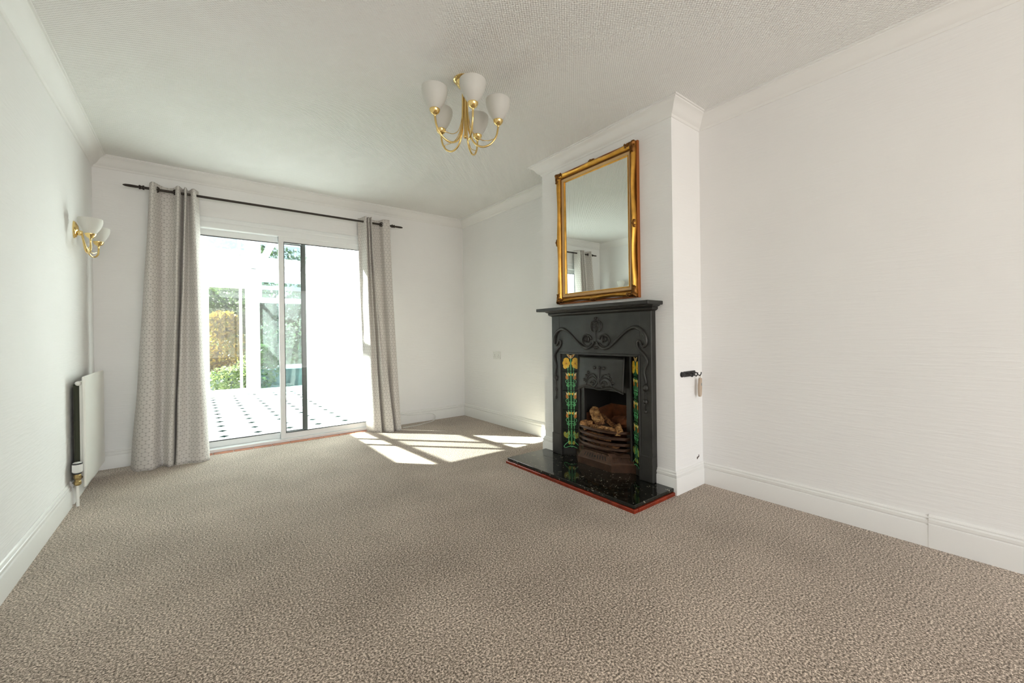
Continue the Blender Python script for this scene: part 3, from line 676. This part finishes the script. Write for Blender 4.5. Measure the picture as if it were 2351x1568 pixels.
for (y, z, ang) in (((MY0+MY1)/2, MZ1-.016, 0), (MY1-.016, (MZ0+MZ1)/2-.03, math.pi/2), ((MY0+MY1)/2, MZ0+.016, 0), (MY0+.02, (MZ0+MZ1)/2-.03, math.pi/2)):
    mb = MB()
    leafy(mb, y, z, ang, .035, .011, .016, 1); leafy(mb, y, z, ang+math.pi, .035, .011, .016, 2); mb.ball((C-.052, y, z), .009, 3, .2); mb.ball((C-.05, y+.012*math.cos(ang), z+.012*math.sin(ang)), .006, 4); mb.ball((C-.05, y-.012*math.cos(ang), z-.012*math.sin(ang)), .006, 4)
    build(mb, 'crest_ornament', M['gold_dark'], mr, True)

# ------------------------------------------------------------------ hearth
HX0, HY0, HY1, HT = 2.590, -3.212, -1.975, .043
he = tag(empty('hearth', ((HX0+C)/2, (HY0+HY1)/2, 0)), 'polished black granite hearth slab edged in red tile', 'hearth')
build(MB().cbox(HX0+.004, C-.0005, HY0+.006, HY1-.004, .020, HT, .0025).box(HX0+.03, C-.002, HY0+.03, HY1-.03, -.01, .021), 'slab', M['granite'], he)
build(MB().box(C-.0005, C+.28, oy0+.004, oy1-.004, .0, HT), 'back_slab', M['granite'], he)
def edge_tile(a, b_, side):
    if side == 'front': mb = MB().cbox(HX0-.008, HX0+.03, b_+.001, a-.001, -.01, .0205, .003)
    elif side == 'right': mb = MB().cbox(a+.001, b_-.001, HY0-.006, HY0+.03, -.01, .0205, .003)
    else: mb = MB().cbox(a+.001, b_-.001, HY1-.03, HY1+.006, -.01, .0205, .003)
    build(mb, 'edging_tile', M['red_tile'], he)
ys = [HY1+.006, -2.125, -2.467, -2.822, HY0-.006]
for a, b_ in zip(ys[:-1], ys[1:]): edge_tile(a, b_, 'front')
for a, b_ in ((HX0+.03, 2.80), (2.80, C-.018)): edge_tile(a, b_, 'right'); edge_tile(a, b_, 'left')

# ------------------------------------------------------------------ fireplace
YC = -2.592; XF = C-.047
fp = tag(empty('fireplace', (C, YC, HT)), 'black cast iron fireplace with tiled cheeks and scrolling flower relief', 'fireplace')
S = lambda s, z, x=XF: (x, YC-s, z)           # s: metres to the right of the centre line as one faces the fireplace
hw, ow, otz, ftop = .484, .389, .876, 1.195
mb = MB()
fS = lambda a, b_, d: (d, YC-a, b_)
mb.prism([(-hw, HT), (-hw, ftop), (hw, ftop), (hw, HT), (ow, HT), (ow, otz), (-ow, otz), (-ow, HT)], C+.012, XF, fS)
# the concave front polygon is built from three slabs instead
mb = MB().cbox(XF, C+.012, YC+ow, YC+hw, HT, ftop, .004).cbox(XF, C+.012, YC-hw, YC-ow, HT, ftop, .004).cbox(XF, C+.012, YC-ow-.004, YC+ow+.004, otz, ftop, .004)
build(mb, 'surround', M['iron'], fp)
for s in (-1, 1):
    a, b_ = sorted((YC-s*(ow-.002), YC-s*(hw+.003))); build(MB().cbox(XF-.007, C, a, b_, HT, .215, .005), 'plinth', M['iron'], fp)
mb = MB()
for (a0, a1, b0, b1) in ((-ow-.002, -ow+.012, HT, otz+.012), (ow-.012, ow+.002, HT, otz+.012), (-ow, ow, otz-.004, otz+.012)):
    mb.cbox(XF-.006, C+.02, YC-a1, YC-a0, b0, b1, .003)
build(mb, 'opening_moulding', M['iron'], fp)
# bed mould and shelf
pr = [(.0, 1.178), (.004, 1.182), (.010, 1.184), (.018, 1.190), (.021, 1.198), (.019, 1.206), (.028, 1.210), (.036, 1.214), (.040, 1.222)]
rows = [[(C+.005, YC+hw+o, z), (XF-o, YC+hw+o, z), (XF-o, YC-hw-o, z), (C+.005, YC-hw-o, z)] for o, z in pr]
build(MB().grid(rows), 'bed_moulding', M['iron'], fp, True, 30)
build(MB().cbox(2.858, C+.002, YC-.542, YC+.548, 1.218, 1.243, .004), 'mantel_shelf', M['iron'], fp)
# relief work
ten = [(.012,.975), (.028,.95), (.076,.924), (.126,.933), (.175,.965), (.24,1.016), (.302,1.059), (.354,1.075), (.401,1.058), (.434,1.022), (.447,.983), (.441,.955), (.422,.945), (.403,.964)]
rr0 = [.005, .008, .011, .011, .009, .008, .010, .013, .014, .014, .013, .012, .011, .008]
low = [(.407,.955), (.398,.975), (.388,.982), (.376,.977), (.372,.951), (.391,.922), (.425,.89), (.447,.859), (.45,.833), (.437,.801), (.430,.778), (.429,.76), (.436,.73), (.441,.706), (.437,.69)]
rr1 = [.008, .009, .009, .008, .008, .008, .009, .010, .010, .008, .007, .007, .007, .006, .004]
rel = []
for sg in (-1, 1):
    for pts, rr in ((ten, rr0), (low, rr1)):
        q = cat_rom([(a*sg, b_) for a, b_ in pts], 6); rads = [float(np.interp(i/6, range(len(rr)), rr)) for i in range(len(q))]
        build(MB().tube([S(a, b_, XF-.005) for a, b_ in q], rads, 8), 'tendril', M['iron'], fp, True)
    c0 = (.085*sg, .984); q = [(c0[0]+.050*(1-.10*t)*math.cos(-2.6+5.6*t)*sg*1, c0[1]+.046*(1-.1*t)*math.sin(-2.6+5.6*t)) for t in [i/40 for i in range(41)]]
    build(MB().tube([S(a, b_, XF-.003) for a, b_ in q], [.0055+.002*(i/40) for i in range(41)], 8), 'tendril', M['iron'], fp, True)
    mb = MB()
    for da, w_, hgt in ((-.016, .016, .034), (.004, .012, .030), (.020, .009, .024)): mb.ball(S(c0[0]+da*sg, c0[1]+.008, XF-.002), (.013, w_*.6, hgt*.75), 0, 0, 10, 8)
    build(mb, 'flower_bud', M['iron'], fp, True)
    for z, r in ((.668, .022), (.576, .016), (.51, .011)):
        mb = MB().ball(S(.435*sg, z, XF-.003), (.013, r*.95, r), 0, 0, 12, 8)
        for q in (-.45, .45): mb.ball(S(.435*sg+q*r, z-.002, XF-.004), (.008, r*.35, r*.9), 0, 0, 8, 6)
        build(mb, 'drop_bud', M['iron'], fp, True)
    build(MB().tube([S(.435*sg, .648, XF), S(.434*sg, .51, XF)], .004, 6), 'tendril', M['iron'], fp, True)
mb = MB()
mb.ball(S(.006, 1.090, XF), (.010, .026, .036), 0, 0, 14, 10)
build(mb, 'flower_head', M['iron'], fp, True)
mb = MB()
for k in range(5): mb.tube([S(.006-.026*math.cos(.3*(k-2)), 1.072+.011*k, XF-.010), S(.006, 1.069+.011*k, XF-.0135), S(.006+.026*math.cos(.3*(k-2)), 1.072+.011*k, XF-.010)], .0022, 6)
for sg in (-1, 1):
    q = cat_rom([(.006+sg*.012, 1.128), (.006+sg*.040, 1.122), (.006+sg*.052, 1.095), (.006+sg*.044, 1.060), (.006+sg*.028, 1.05)], 6); mb.tube([S(a, b_, XF) for a, b_ in q], [.004+.004*math.sin(math.pi*i/(len(q)-1)) for i in range(len(q))], 8)
    mb.ball(S(.006+sg*.014, 1.142, XF), (.008, .008, .014), 0, 0, 8, 6)
mb.ball(S(.006, 1.148, XF), (.008, .007, .012), 0, 0, 8, 6)
mb.tube([S(.006, 1.055, XF), S(.005, 1.0, XF), S(.004, .965, XF)], [.005, .003, .004], 8)
for sg in (-1, 0, 1): mb.ball(S(.003+sg*.014, .930-abs(sg)*.002, XF), (.009, .008, .012), 0, 0, 8, 6)
build(mb, 'flower_petals', M['iron'], fp, True)

# tiled cheeks: splayed 33 degrees, five tiles on each side
TW = .152; TA = R(33); TH = .1575; TZ0 = .100
def cheek(s):
    """maps (u across the tile from outer edge, z, proud) to the world for side s (-1 left, 1 right)"""
    ox, oy = XF+.010, YC-s*(ow-.001)
    def f(u, z, d=0): return (ox+u*math.sin(TA)-d*math.cos(TA), oy+s*u*math.cos(TA)+s*d*math.sin(TA), z)
    return f
def disc(pts, f, d, mb): mb.add([f(u, z, d) for u, z in pts], [tuple(range(len(pts)))])
def ribbon(mb, f, pts, wd, d):
    n = len(pts); vs = []
    for i in range(n):
        a = pts[max(0, i-1)]; b_ = pts[min(n-1, i+1)]; t = (b_[0]-a[0], b_[1]-a[1]); L = math.hypot(*t) or 1; nx, nz = -t[1]/L*wd/2, t[0]/L*wd/2
        vs += [f(pts[i][0]+nx, pts[i][1]+nz, d), f(pts[i][0]-nx, pts[i][1]-nz, d)]
    mb.add(vs, [(2*i, 2*i+1, 2*i+3, 2*i+2) for i in range(n-1)])
def ell(cu, cz, a, b_, rot=0, n=14, lob=0, lobn=5): 
    o = []
    for k in range(n):
        t = 2*math.pi*k/n; q = 1+lob*math.cos(lobn*t); x_, y_ = a*q*math.cos(t), b_*q*math.sin(t); o.append((cu+x_*math.cos(rot)-y_*math.sin(rot), cz+x_*math.sin(rot)+y_*math.cos(rot)))
    return o
UC = .083; SU = .0245       # centre stem and side stem offset
for s in (-1, 1):
    f = cheek(s)
    build(MB().add([f(u, z, d) for d in (-.02, -.004) for u, z in ((-.01, TZ0-.06), (TW+.004, TZ0-.06), (TW+.004, .885), (-.01, .885))], [(0,1,2,3), (4,5,6,7), (0,1,5,4), (1,2,6,5), (2,3,7,6), (3,0,4,7)]), 'cheek_plate', M['iron'], fp)
    for r in range(5):
        z0 = TZ0+r*TH; g = .0015; c_ = .002
        vs = [f(u, z, -.004) for u, z in ((g, z0+g), (TW-g, z0+g), (TW-g, z0+TH-g), (g, z0+TH-g))]+[f(u, z, .003) for u, z in ((g+c_, z0+g+c_), (TW-g-c_, z0+g+c_), (TW-g-c_, z0+TH-g-c_), (g+c_, z0+TH-g-c_))]
        tl = build(MB().add(vs, [(4,5,6,7), (0,1,5,4), (1,2,6,5), (2,3,7,6), (3,0,4,7)]), 'tile', M['tile_black'], fp)
        pg, pd, py, po_, pc, pv = MB(), MB(), MB(), MB(), MB(), MB(); d1, d2, d3, d4 = .0036, .0041, .0046, .0051
        zt = z0+TH-.003; zb = z0+.003
        if r == 4: ztop_ = z0+.105; zbot = zb
        elif r == 0: ztop_ = zt; zbot = z0+.03
        else: ztop_, zbot = zt, zb
        for q in (-1, 1): disc([(UC+q*.003, zbot), (UC+q*(SU-.002), zbot), (UC+q*(SU-.002), min(ztop_, z0+TH-.06 if r == 4 else ztop_)), (UC+q*.003, min(ztop_, z0+TH-.06 if r == 4 else ztop_))], f, d1, pd)
        ribbon(pg, f, [(UC, zbot), (UC, ztop_)], .0055, d3)
        for q in (-1, 1):
            tops = z0+.04 if r == 4 else ztop_; ribbon(pg, f, [(UC+q*SU, z0+.062 if r == 0 else zbot), (UC+q*SU, tops)], .0042, d3)
        if r == 4:
            for q in (-1, 1):
                cu, cz_ = UC+q*.037, z0+.062
                for (du, dz, a, b_) in ((0, .026, .024, .022), (.012, .002, .02, .022), (-.012, .002, .02, .022), (.010, -.024, .017, .02), (-.008, -.02, .016, .018)): disc(ell(cu+q*du, cz_+dz, a, b_), f, d2+.0001*abs(du*100), py)
                disc(ell(cu, cz_, .005, .006), f, d4, po_)
                ribbon(po_, f, [(cu, cz_), (cu, cz_+.018)], .0012, d4); ribbon(po_, f, [(cu, cz_), (cu+.012, cz_-.008)], .0012, d4); ribbon(po_, f, [(cu, cz_), (cu-.012, cz_-.008)], .0012, d4)
                disc([(UC, z0+.098), (UC+q*.018, z0+.112), (UC+q*.036, z0+.137), (UC+q*.016, z0+.136), (UC, z0+.112)], f, d2, pc)
                disc([(UC+q*.004, z0+.104), (UC+q*.018, z0+.118), (UC+q*.022, z0+.131), (UC+q*.010, z0+.128)], f, d3, po_)
            disc([(UC-.010, z0+.134), (UC, z0+.105), (UC+.010, z0+.134), (UC, z0+.128)], f, d3, pc)
        elif r > 0:
            for q in (-1, 1):
                cu, cz_ = UC+q*.031, z0+TH-.043
                disc([(cu-.012, cz_+.030), (cu-.002, cz_+.020), (cu+.014, cz_+.030), (cu+.012, cz_+.010), (cu+q*.012, cz_-.018), (cu+q*.002, cz_-.028), (cu-q*.012, cz_-.016), (cu-.008, cz_+.010)], f, d2, pc)
                disc(ell(cu+q*.002, cz_-.010, .011, .018, -q*.3), f, d3, po_)
                disc([(UC, z0+TH-.024), (UC+q*.018, z0+TH-.018), (UC+q*.017, z0+TH-.042), (UC+q*.006, z0+TH-.034)], f, d2, py)
                ribbon(pg, f, [(UC+q*(SU+.002+.017*math.sin(t)), z0+TH-.085+.016*math.cos(t)) for t in [i*math.pi/10*1.15 for i in range(11)]], .0034, d3)
                ribbon(pg, f, [(UC+q*(.014+.014*math.cos(t)), z0+.054+.010*math.sin(t)) for t in [i*2*math.pi/14 for i in range(15)]], .003, d3)
                ribbon(pg, f, [(UC+q*(.012+.026*t), z0+.030+.020*t*t) for t in [i/8 for i in range(9)]], .0038, d3)
                ribbon(pg, f, [(UC+q*(.026+.011*math.cos(t)), z0+.040+.008*math.sin(t)) for t in [i*2*math.pi/14 for i in range(15)]], .003, d3)
        else:
            for q in (-1, 1):
                for (du, dz, a, b_, ro) in ((.026, .120, .011, .022, .3*q), (.052, .110, .014, .024, -.2*q), (.034, .095, .012, .016, .5*q)): disc(ell(UC+q*du, z0+dz, a, b_, ro), f, d2, pv)
                ribbon(pg, f, [(UC+q*(.030+.018*math.cos(t)), z0+.105+.020*math.sin(t)) for t in [i*2*math.pi/16*.8 for i in range(17)]], .0032, d3)
                disc([(UC+q*.004, z0+.038), (UC+q*.012, z0+.062), (UC+q*.030, z0+.058), (UC+q*.028, z0+.036), (UC+q*.014, z0+.030)], f, d2, pv)
                ribbon(pg, f, cat_rom([(UC+q*SU, z0+.062), (UC+q*.030, z0+.050), (UC+q*.052, z0+.030), (UC+q*.064, z0+.012), (UC+q*.050, z0+.004), (UC+q*.024, z0+.014), (UC, z0+.020)], 5), .0038, d3)
            ribbon(pg, f, [(UC-.014, z0+.022), (UC, z0+.010), (UC+.014, z0+.022)], .003, d3)
        for mb_, nm, mt in ((pd, 'dark_green_print', 'print_green_dark'), (pg, 'stem_print', 'print_green'), (py, 'yellow_petal_print', 'print_yellow'), (pc, 'cream_petal_print', 'print_cream'), (po_, 'orange_petal_print', 'print_orange'), (pv, 'olive_leaf_print', 'print_olive')):
            if mb_.f: build(mb_, nm, M[mt], tl)['kind'] = 'stuff'
# cast iron insert: back plate with fire opening, jambs, hood
XI = XF+.010+TW*math.sin(TA)
iw = ow-.001-TW*math.cos(TA)
mb = MB().box(XI-.002, XI+.02, YC-iw-.004, YC+iw+.004, .60, .885)
for s in (-1, 1):
    a, b_ = sorted((YC-s*(iw+.004), YC-s*.205)); mb.cbox(XI-.006, XI+.03, a, b_, HT, .64, .004)
build(mb, 'insert_plate', M['iron'], fp)
for s in (-1, 1):
    q = [(XI-.012, YC-s*(iw-.006), z) for z in (HT, .88)]; build(MB().tube(q, .010, 10), 'jamb_roll', M['iron'], fp, True, 40)
# hood: bulging plate with wavy lower lip
rows = []; nu = 32
lipz = lambda u: .612+.022*math.cos(u*math.pi*1.0)*0 + .020*math.sin(math.pi*(abs(u)))**2*1.0-.012*max(0, abs(u)-.62)/.38
for j in range(11):
    t = j/10; row = []
    for i in range(nu+1):
        u = -1+2*i/nu; s = u*.222; zl = lipz(u); z = .862*(1-t)+zl*t
        bul = .036+.022*t+.010*math.cos(u*math.pi/2)
        row.append((XI-bul, YC-s, z))
    rows.append(row)
hd = build(MB().grid(rows), 'hood', M['iron'], fp, True)
sm = hd.modifiers.new('thick', 'SOLIDIFY'); sm.thickness = .006; sm.offset = 0
hx = lambda s, z: XI-(.036+.022*(.862-z)/.25+.010*math.cos(s/.222*math.pi/2))-.006
for s, z in ((-.045,.774), (0,.778), (.045,.774), (.092,.727), (.113,.700), (.134,.671), (-.108,.735), (-.130,.708), (-.150,.676), (-.055,.652), (.045,.652)):
    build(MB().ball((hx(s, z), YC-s, z), (.010, .0115, .0115), 0, 0, 12, 8), 'stud', M['iron'], hd, True)
mb = MB()
for sg in (-1, 1):
    for rows_ in ([(.004, .775), (.004, .70), (.012, .66), (.04, .625)], [(.012, .69), (.05, .725), (.10, .715), (.135, .66)], [(.012, .68), (.06, .705), (.11, .68), (.125, .64)]):
        q = cat_rom([(a*sg, b_) for a, b_ in rows_], 6); mb.tube([(hx(a, b_), YC-a, b_) for a, b_ in q], .005, 6)
    q = [(sg*(.05+(.030-.012*t)*math.cos(5.5*t)), .655+(.028-.012*t)*math.sin(5.5*t)) for t in [i/24 for i in range(25)]]; mb.tube([(hx(a, b_), YC-a, b_) for a, b_ in q], .005, 6)
build(mb, 'fan_relief', M['iron'], hd, True)
q = [((XI-(.036+.022+.010*math.cos(u*math.pi/2))), YC-u*.222, lipz(u)) for u in [-1+2*i/40 for i in range(41)]]
build(MB().tube(q, .005, 8), 'hood_lip', M['iron'], hd, True)
# fire box
bx0, bx1 = XI+.02, W-.03
mb = MB(); vs = [(bx0, YC+.205, HT), (bx0, YC-.205, HT), (bx1, YC-.13, HT), (bx1, YC+.13, HT), (bx0, YC+.205, .34), (bx0, YC-.205, .34), (bx1, YC-.13, .34), (bx1, YC+.13, .34)]
mb.add(vs, [(0,3,7,4), (2,1,5,6), (3,2,6,7), (0,1,2,3)])
mb.add([(bx1, YC-.13, .34), (bx1, YC+.13, .34), (bx1-.03, YC+.13, .46), (bx1-.03, YC-.13, .46), (bx0, YC+.205, .40), (bx0, YC-.205, .40), (bx0, YC+.205, .34), (bx0, YC-.205, .34)], [(0,1,2,3), (1,6,4,2), (7,0,3,5)])
build(mb, 'firebrick_lining', M['firebrick'], fp)
mb = MB(); mb.add([(bx0, YC+.21, .40), (bx0, YC-.21, .40), (bx1-.03, YC-.135, .46), (bx1-.03, YC+.135, .46), (bx0, YC+.21, .9), (bx0, YC-.21, .9), (bx1-.03, YC-.135, .9), (bx1-.03, YC+.135, .9)], [(0,3,7,4), (2,1,5,6), (3,2,6,7), (4,7,6,5)])
build(mb, 'flue_throat', M['soot'], fp)
# ash cover
def plan(t):  # outline of the ash cover: list of (x, s)
    return t
base = [(XI-.010, -.300), (2.940, -.165), (2.940, .165), (XI-.010, .300)]; mid = [(XI-.010, -.290), (2.944, -.160), (2.944, .160), (XI-.010, .290)]
upp = [(XI-.010, -.245), (2.962, -.130), (2.962, .130), (XI-.010, .245)]; bw = [(XI-.010, -.235), (2.958, -.118), (2.958, .118), (XI-.010, .235)]
mk = lambda pl_, z: [(x, YC-s, z) for x, s in pl_]
ac = build(MB().grid([mk(base, HT), mk(base, HT+.048), mk(mid, HT+.055), mk(upp, .150), mk(bw, .158), mk(bw, .165), mk([(XI-.01, -.2), (XI-.01, -.1), (XI-.01, .1), (XI-.01, .2)], .166)]), 'ash_cover', M['iron2'], fp)
def on_face(i, u, t, pr=.001):
    a = Vector(mk(mid, HT+.055)[i]); b_ = Vector(mk(mid, HT+.055)[i+1]); c_ = Vector(mk(upp, .150)[i]); d_ = Vector(mk(upp, .150)[i+1])
    p = (a*(1-u)+b_*u)*(1-t)+(c_*(1-u)+d_*u)*t; nn = (b_-a).cross(c_-a).normalized(); nn = nn if nn.x < 0 else -nn
    return p+nn*pr
for k in range(9):
    u = .16+.085*k
    if k == 4:
        cen = on_face(1, .5, .45, .0015); mb = MB(); ring = [on_face(1, .5+.032*math.cos(2*math.pi*q/14), .45+.16*math.sin(2*math.pi*q/14), .0015) for q in range(14)]; mb.add(ring, [tuple(range(14))])
    else: mb = MB().add([on_face(1, u-.014, .22, .0012), on_face(1, u+.014, .22, .0012), on_face(1, u+.014, .72, .0012), on_face(1, u-.014, .72, .0012)], [(0,1,2,3)])
    build(mb, 'vent_slot', M['soot'], ac)
for i in (0, 2):
    for k in range(14):
        u = .10+.8*k/13; mb = MB().tube([on_face(i, u, .18, 0), on_face(i, u, .85, 0)], .0025, 6); build(mb, 'flute', M['iron2'], ac, True)
for k in range(20):
    u = .04+.92*k/19; build(MB().tube([on_face(1, u, .80, 0), on_face(1, u, .97, 0)], .002, 6), 'flute', M['iron2'], ac, True)
# grate bars
for k, z in enumerate((.318, .274, .232, .195)):
    pl_ = [(XI-.01, -.248), (3.02, -.225), (2.972, -.155), (2.952, -.075), (2.946, 0), (2.952, .075), (2.972, .155), (3.02, .225), (XI-.01, .248)]
    q = cat_rom(pl_, 5); rows = []
    for (dx_, dz) in ((.010, -.009), (0, -.009), (-.003, -.005), (0, .004), (-.003, .007), (0, .011), (.010, .011), (.010, -.009)): rows.append([(x+dx_, YC-s, z+dz) for x, s in q])
    build(MB().grid(rows), 'grate_bar', M['iron2'], fp, True, 40)
build(MB().box(2.99, W-.08, YC-.20, YC+.20, .160, .176), 'grate_floor', M['iron2'], fp)

# ------------------------------------------------------------------ logs and coals in the grate
def chunk(name, label, cat, c, size, rot, mat, seed, grp, amp=.18):
    g = random.Random(seed); mb = MB(); Q = Matrix.Rotation(rot[2], 3, 'Z') @ Matrix.Rotation(rot[1], 3, 'Y') @ Matrix.Rotation(rot[0], 3, 'X')
    n, m = 7, 8; rows = []; ang_r = [1+amp*2.2*(g.random()-.5)*2 for _ in range(n)]; bend = [(g.uniform(-.12, .12), g.uniform(-.12, .12)) for _ in range(m+1)]
    for i in range(m+1):
        t = i/m; row = []; e = 1.0 if 0 < i < m else .72
        for k in range(n):
            a = 2*math.pi*k/n; r = ang_r[k]*e*(1+amp*.6*(g.random()-.5))
            p = Q @ Vector(((t-.5)*size[0]*2+g.uniform(-.003, .003), (r*math.cos(a)+bend[i][0])*size[1], (r*math.sin(a)+bend[i][1])*size[2])); row.append((c[0]+p.x, c[1]+p.y, c[2]+p.z))
        rows.append(row)
    mb.grid(rows, 0, True); b0 = len(mb.v)-(m+1)*n; mb.f.append(tuple(range(b0, b0+n))[::-1]); mb.f.append(tuple(range(b0+m*n, b0+m*n+n))); mb.mi += [0, 0]
    o = build(mb, name, M[mat]); tag(o, label, cat, grp); return o
G1 = 'logs in the grate'; G2 = 'coals in the grate'
chunk('log', 'pale split log standing steeply against the back of the grate', 'log', (3.075, YC+.085, .385), (.085, .036, .034), (.3, -.75, 1.25), 'wood_pale', 1, G1)
chunk('log', 'brown log leaning along the steep pale log', 'log', (3.135, YC+.005, .345), (.10, .028, .028), (0, -.45, 1.5), 'wood', 2, G1)
chunk('log', 'long pale log lying behind the top grate bar', 'log', (2.998, YC-.035, .325), (.12, .022, .022), (.4, .05, 1.50), 'wood_pale', 3, G1)
chunk('log', 'short yellow brown log at the right end of the grate', 'log', (3.03, YC-.165, .335), (.05, .032, .034), (.2, -.25, .8), 'wood_pale', 4, G1)
chunk('log', 'knobbly round ended log at the left end of the grate', 'log', (3.00, YC+.15, .325), (.03, .028, .028), (0, .1, .4), 'wood_pale', 5, G1, .25)
chunk('log', 'red brown log against the rear firebrick', 'log', (3.215, YC-.05, .345), (.10, .035, .04), (.6, .15, 1.5), 'firebrick', 6, G1)
chunk('log', 'brown log low behind the second grate bar', 'log', (3.002, YC+.02, .262), (.13, .024, .026), (1, 0, 1.57), 'wood', 7, G1)
chunk('log', 'red brown log low behind the lowest grate bar', 'log', (3.004, YC-.03, .206), (.14, .022, .026), (2, 0, 1.57), 'wood', 8, G1)
chunk('log', 'thin charred stick lying over the coals in the grate', 'log', (3.035, YC+.02, .352), (.07, .010, .012), (.5, .2, 1.2), 'wood', 9, G1, .3)
chunk('log', 'stubby pale chip at the foot of the steep log', 'log', (3.005, YC+.10, .348), (.035, .014, .018), (.9, .2, 1.3), 'wood_pale', 10, G1, .3)
g = random.Random(12)
for k in range(16):
    chunk('coal', 'small dark coal lying among the logs in the grate', 'coal', (3.02+.12*g.random(), YC+g.uniform(-.15, .11), .285+.05*g.random()), (.018+.012*g.random(), .018, .016), (g.random()*3, g.random()*3, g.random()*3), 'coal', 30+k, G2, .35)

# ------------------------------------------------------------------ small things
so = tag(empty('wall_socket', (W, -.747, .797)), 'white double wall socket in the recess beside the chimney breast', 'socket')
build(MB().cbox(W-.009, W+.002, -.820, -.674, .754, .840, .003), 'face_plate', M['plastic'], so)
for y in (-.784, -.710):
    build(MB().cbox(W-.013, W-.008, y-.008, y+.008, .814, .832, .002), 'switch', M['plastic'], so)
    mb = MB().box(W-.0096, W-.0085, y-.0025, y+.0025, .794, .803)
    for q in (-.011, .011): mb.box(W-.0096, W-.0085, y+q-.0035, y+q+.0035, .776, .780)
    build(mb, 'pin_holes', M['plastic_black'], so)
kr = tag(empty('key_rack', (3.2, Y0, .76)), 'small black hook rack on the side of chimney breast', 'key rack')
build(MB().cbox(3.125, 3.262, Y0-.009, Y0+.002, .742, .778, .003).cbox(3.13, 3.257, Y0-.012, Y0-.008, .754, .766, .0015), 'rail', M['plastic_black'], kr)
build(MB().lathe([(0, -.014), (.014, -.012), (.018, -.006), (.018, 0), (0, .001)], (3.105, Y0, .76), 16, 'y'), 'end_cap', M['plastic_black'], kr, True, 40)
for x in (3.155, 3.205, 3.25): build(MB().tube(cat_rom([(x, Y0-.008, .768), (x+.006, Y0-.022, .762), (x+.010, Y0-.030, .750), (x+.018, Y0-.036, .745), (x+.026, Y0-.040, .756), (x+.027, Y0-.041, .768)], 5), .0035, 8), 'hook', M['plastic_black'], kr, True, 60)
kf = tag(empty('key_fob', (3.27, Y0-.03, .64)), 'tan tapered key fob hanging from the key rack', 'key fob')
pl_ = [(-.010, .725), (.012, .728), (.016, .720), (.016, .66), (.012, .62), (.006, .605), (-.010, .604), (-.016, .613), (-.019, .64), (-.018, .68), (-.013, .70)]
build(MB().prism(pl_, Y0-.040, Y0-.028, lambda a, b_, d: (3.272+a, d, b_)), 'leather_tab', M['tan'], kf)
build(MB().prism([(.004, .690), (.009, .697), (.014, .690), (.014, .680), (.009, .674), (.004, .680)], Y0-.0405, Y0-.0395, lambda a, b_, d: (3.272+a, d, b_)), 'emblem', M['garden_wall'], kf)
build(MB().tube([(3.272+.010*math.cos(a), Y0-.034, .736+.013*math.sin(a)) for a in [2*math.pi*k/18 for k in range(18)]], .0014, 6, True), 'ring', M['old_brass'], kf, True)
tag(build(MB().tube(cat_rom([(2.44, -.024, .150), (2.50, -.026, .128), (2.60, -.026, .100), (2.72, -.026, .096), (2.85, -.028, .090), (2.91, -.04, .072), (2.92, -.06, .035), (2.87, -.09, .008), (2.79, -.125, .005), (2.70, -.16, .005), (2.60, -.19, .005), (2.44, -.20, .005)], 6), .0035, 8), 'cable', M['plastic'], None, True), 'thin white cable looping along the skirting beside the curtain', 'cable')
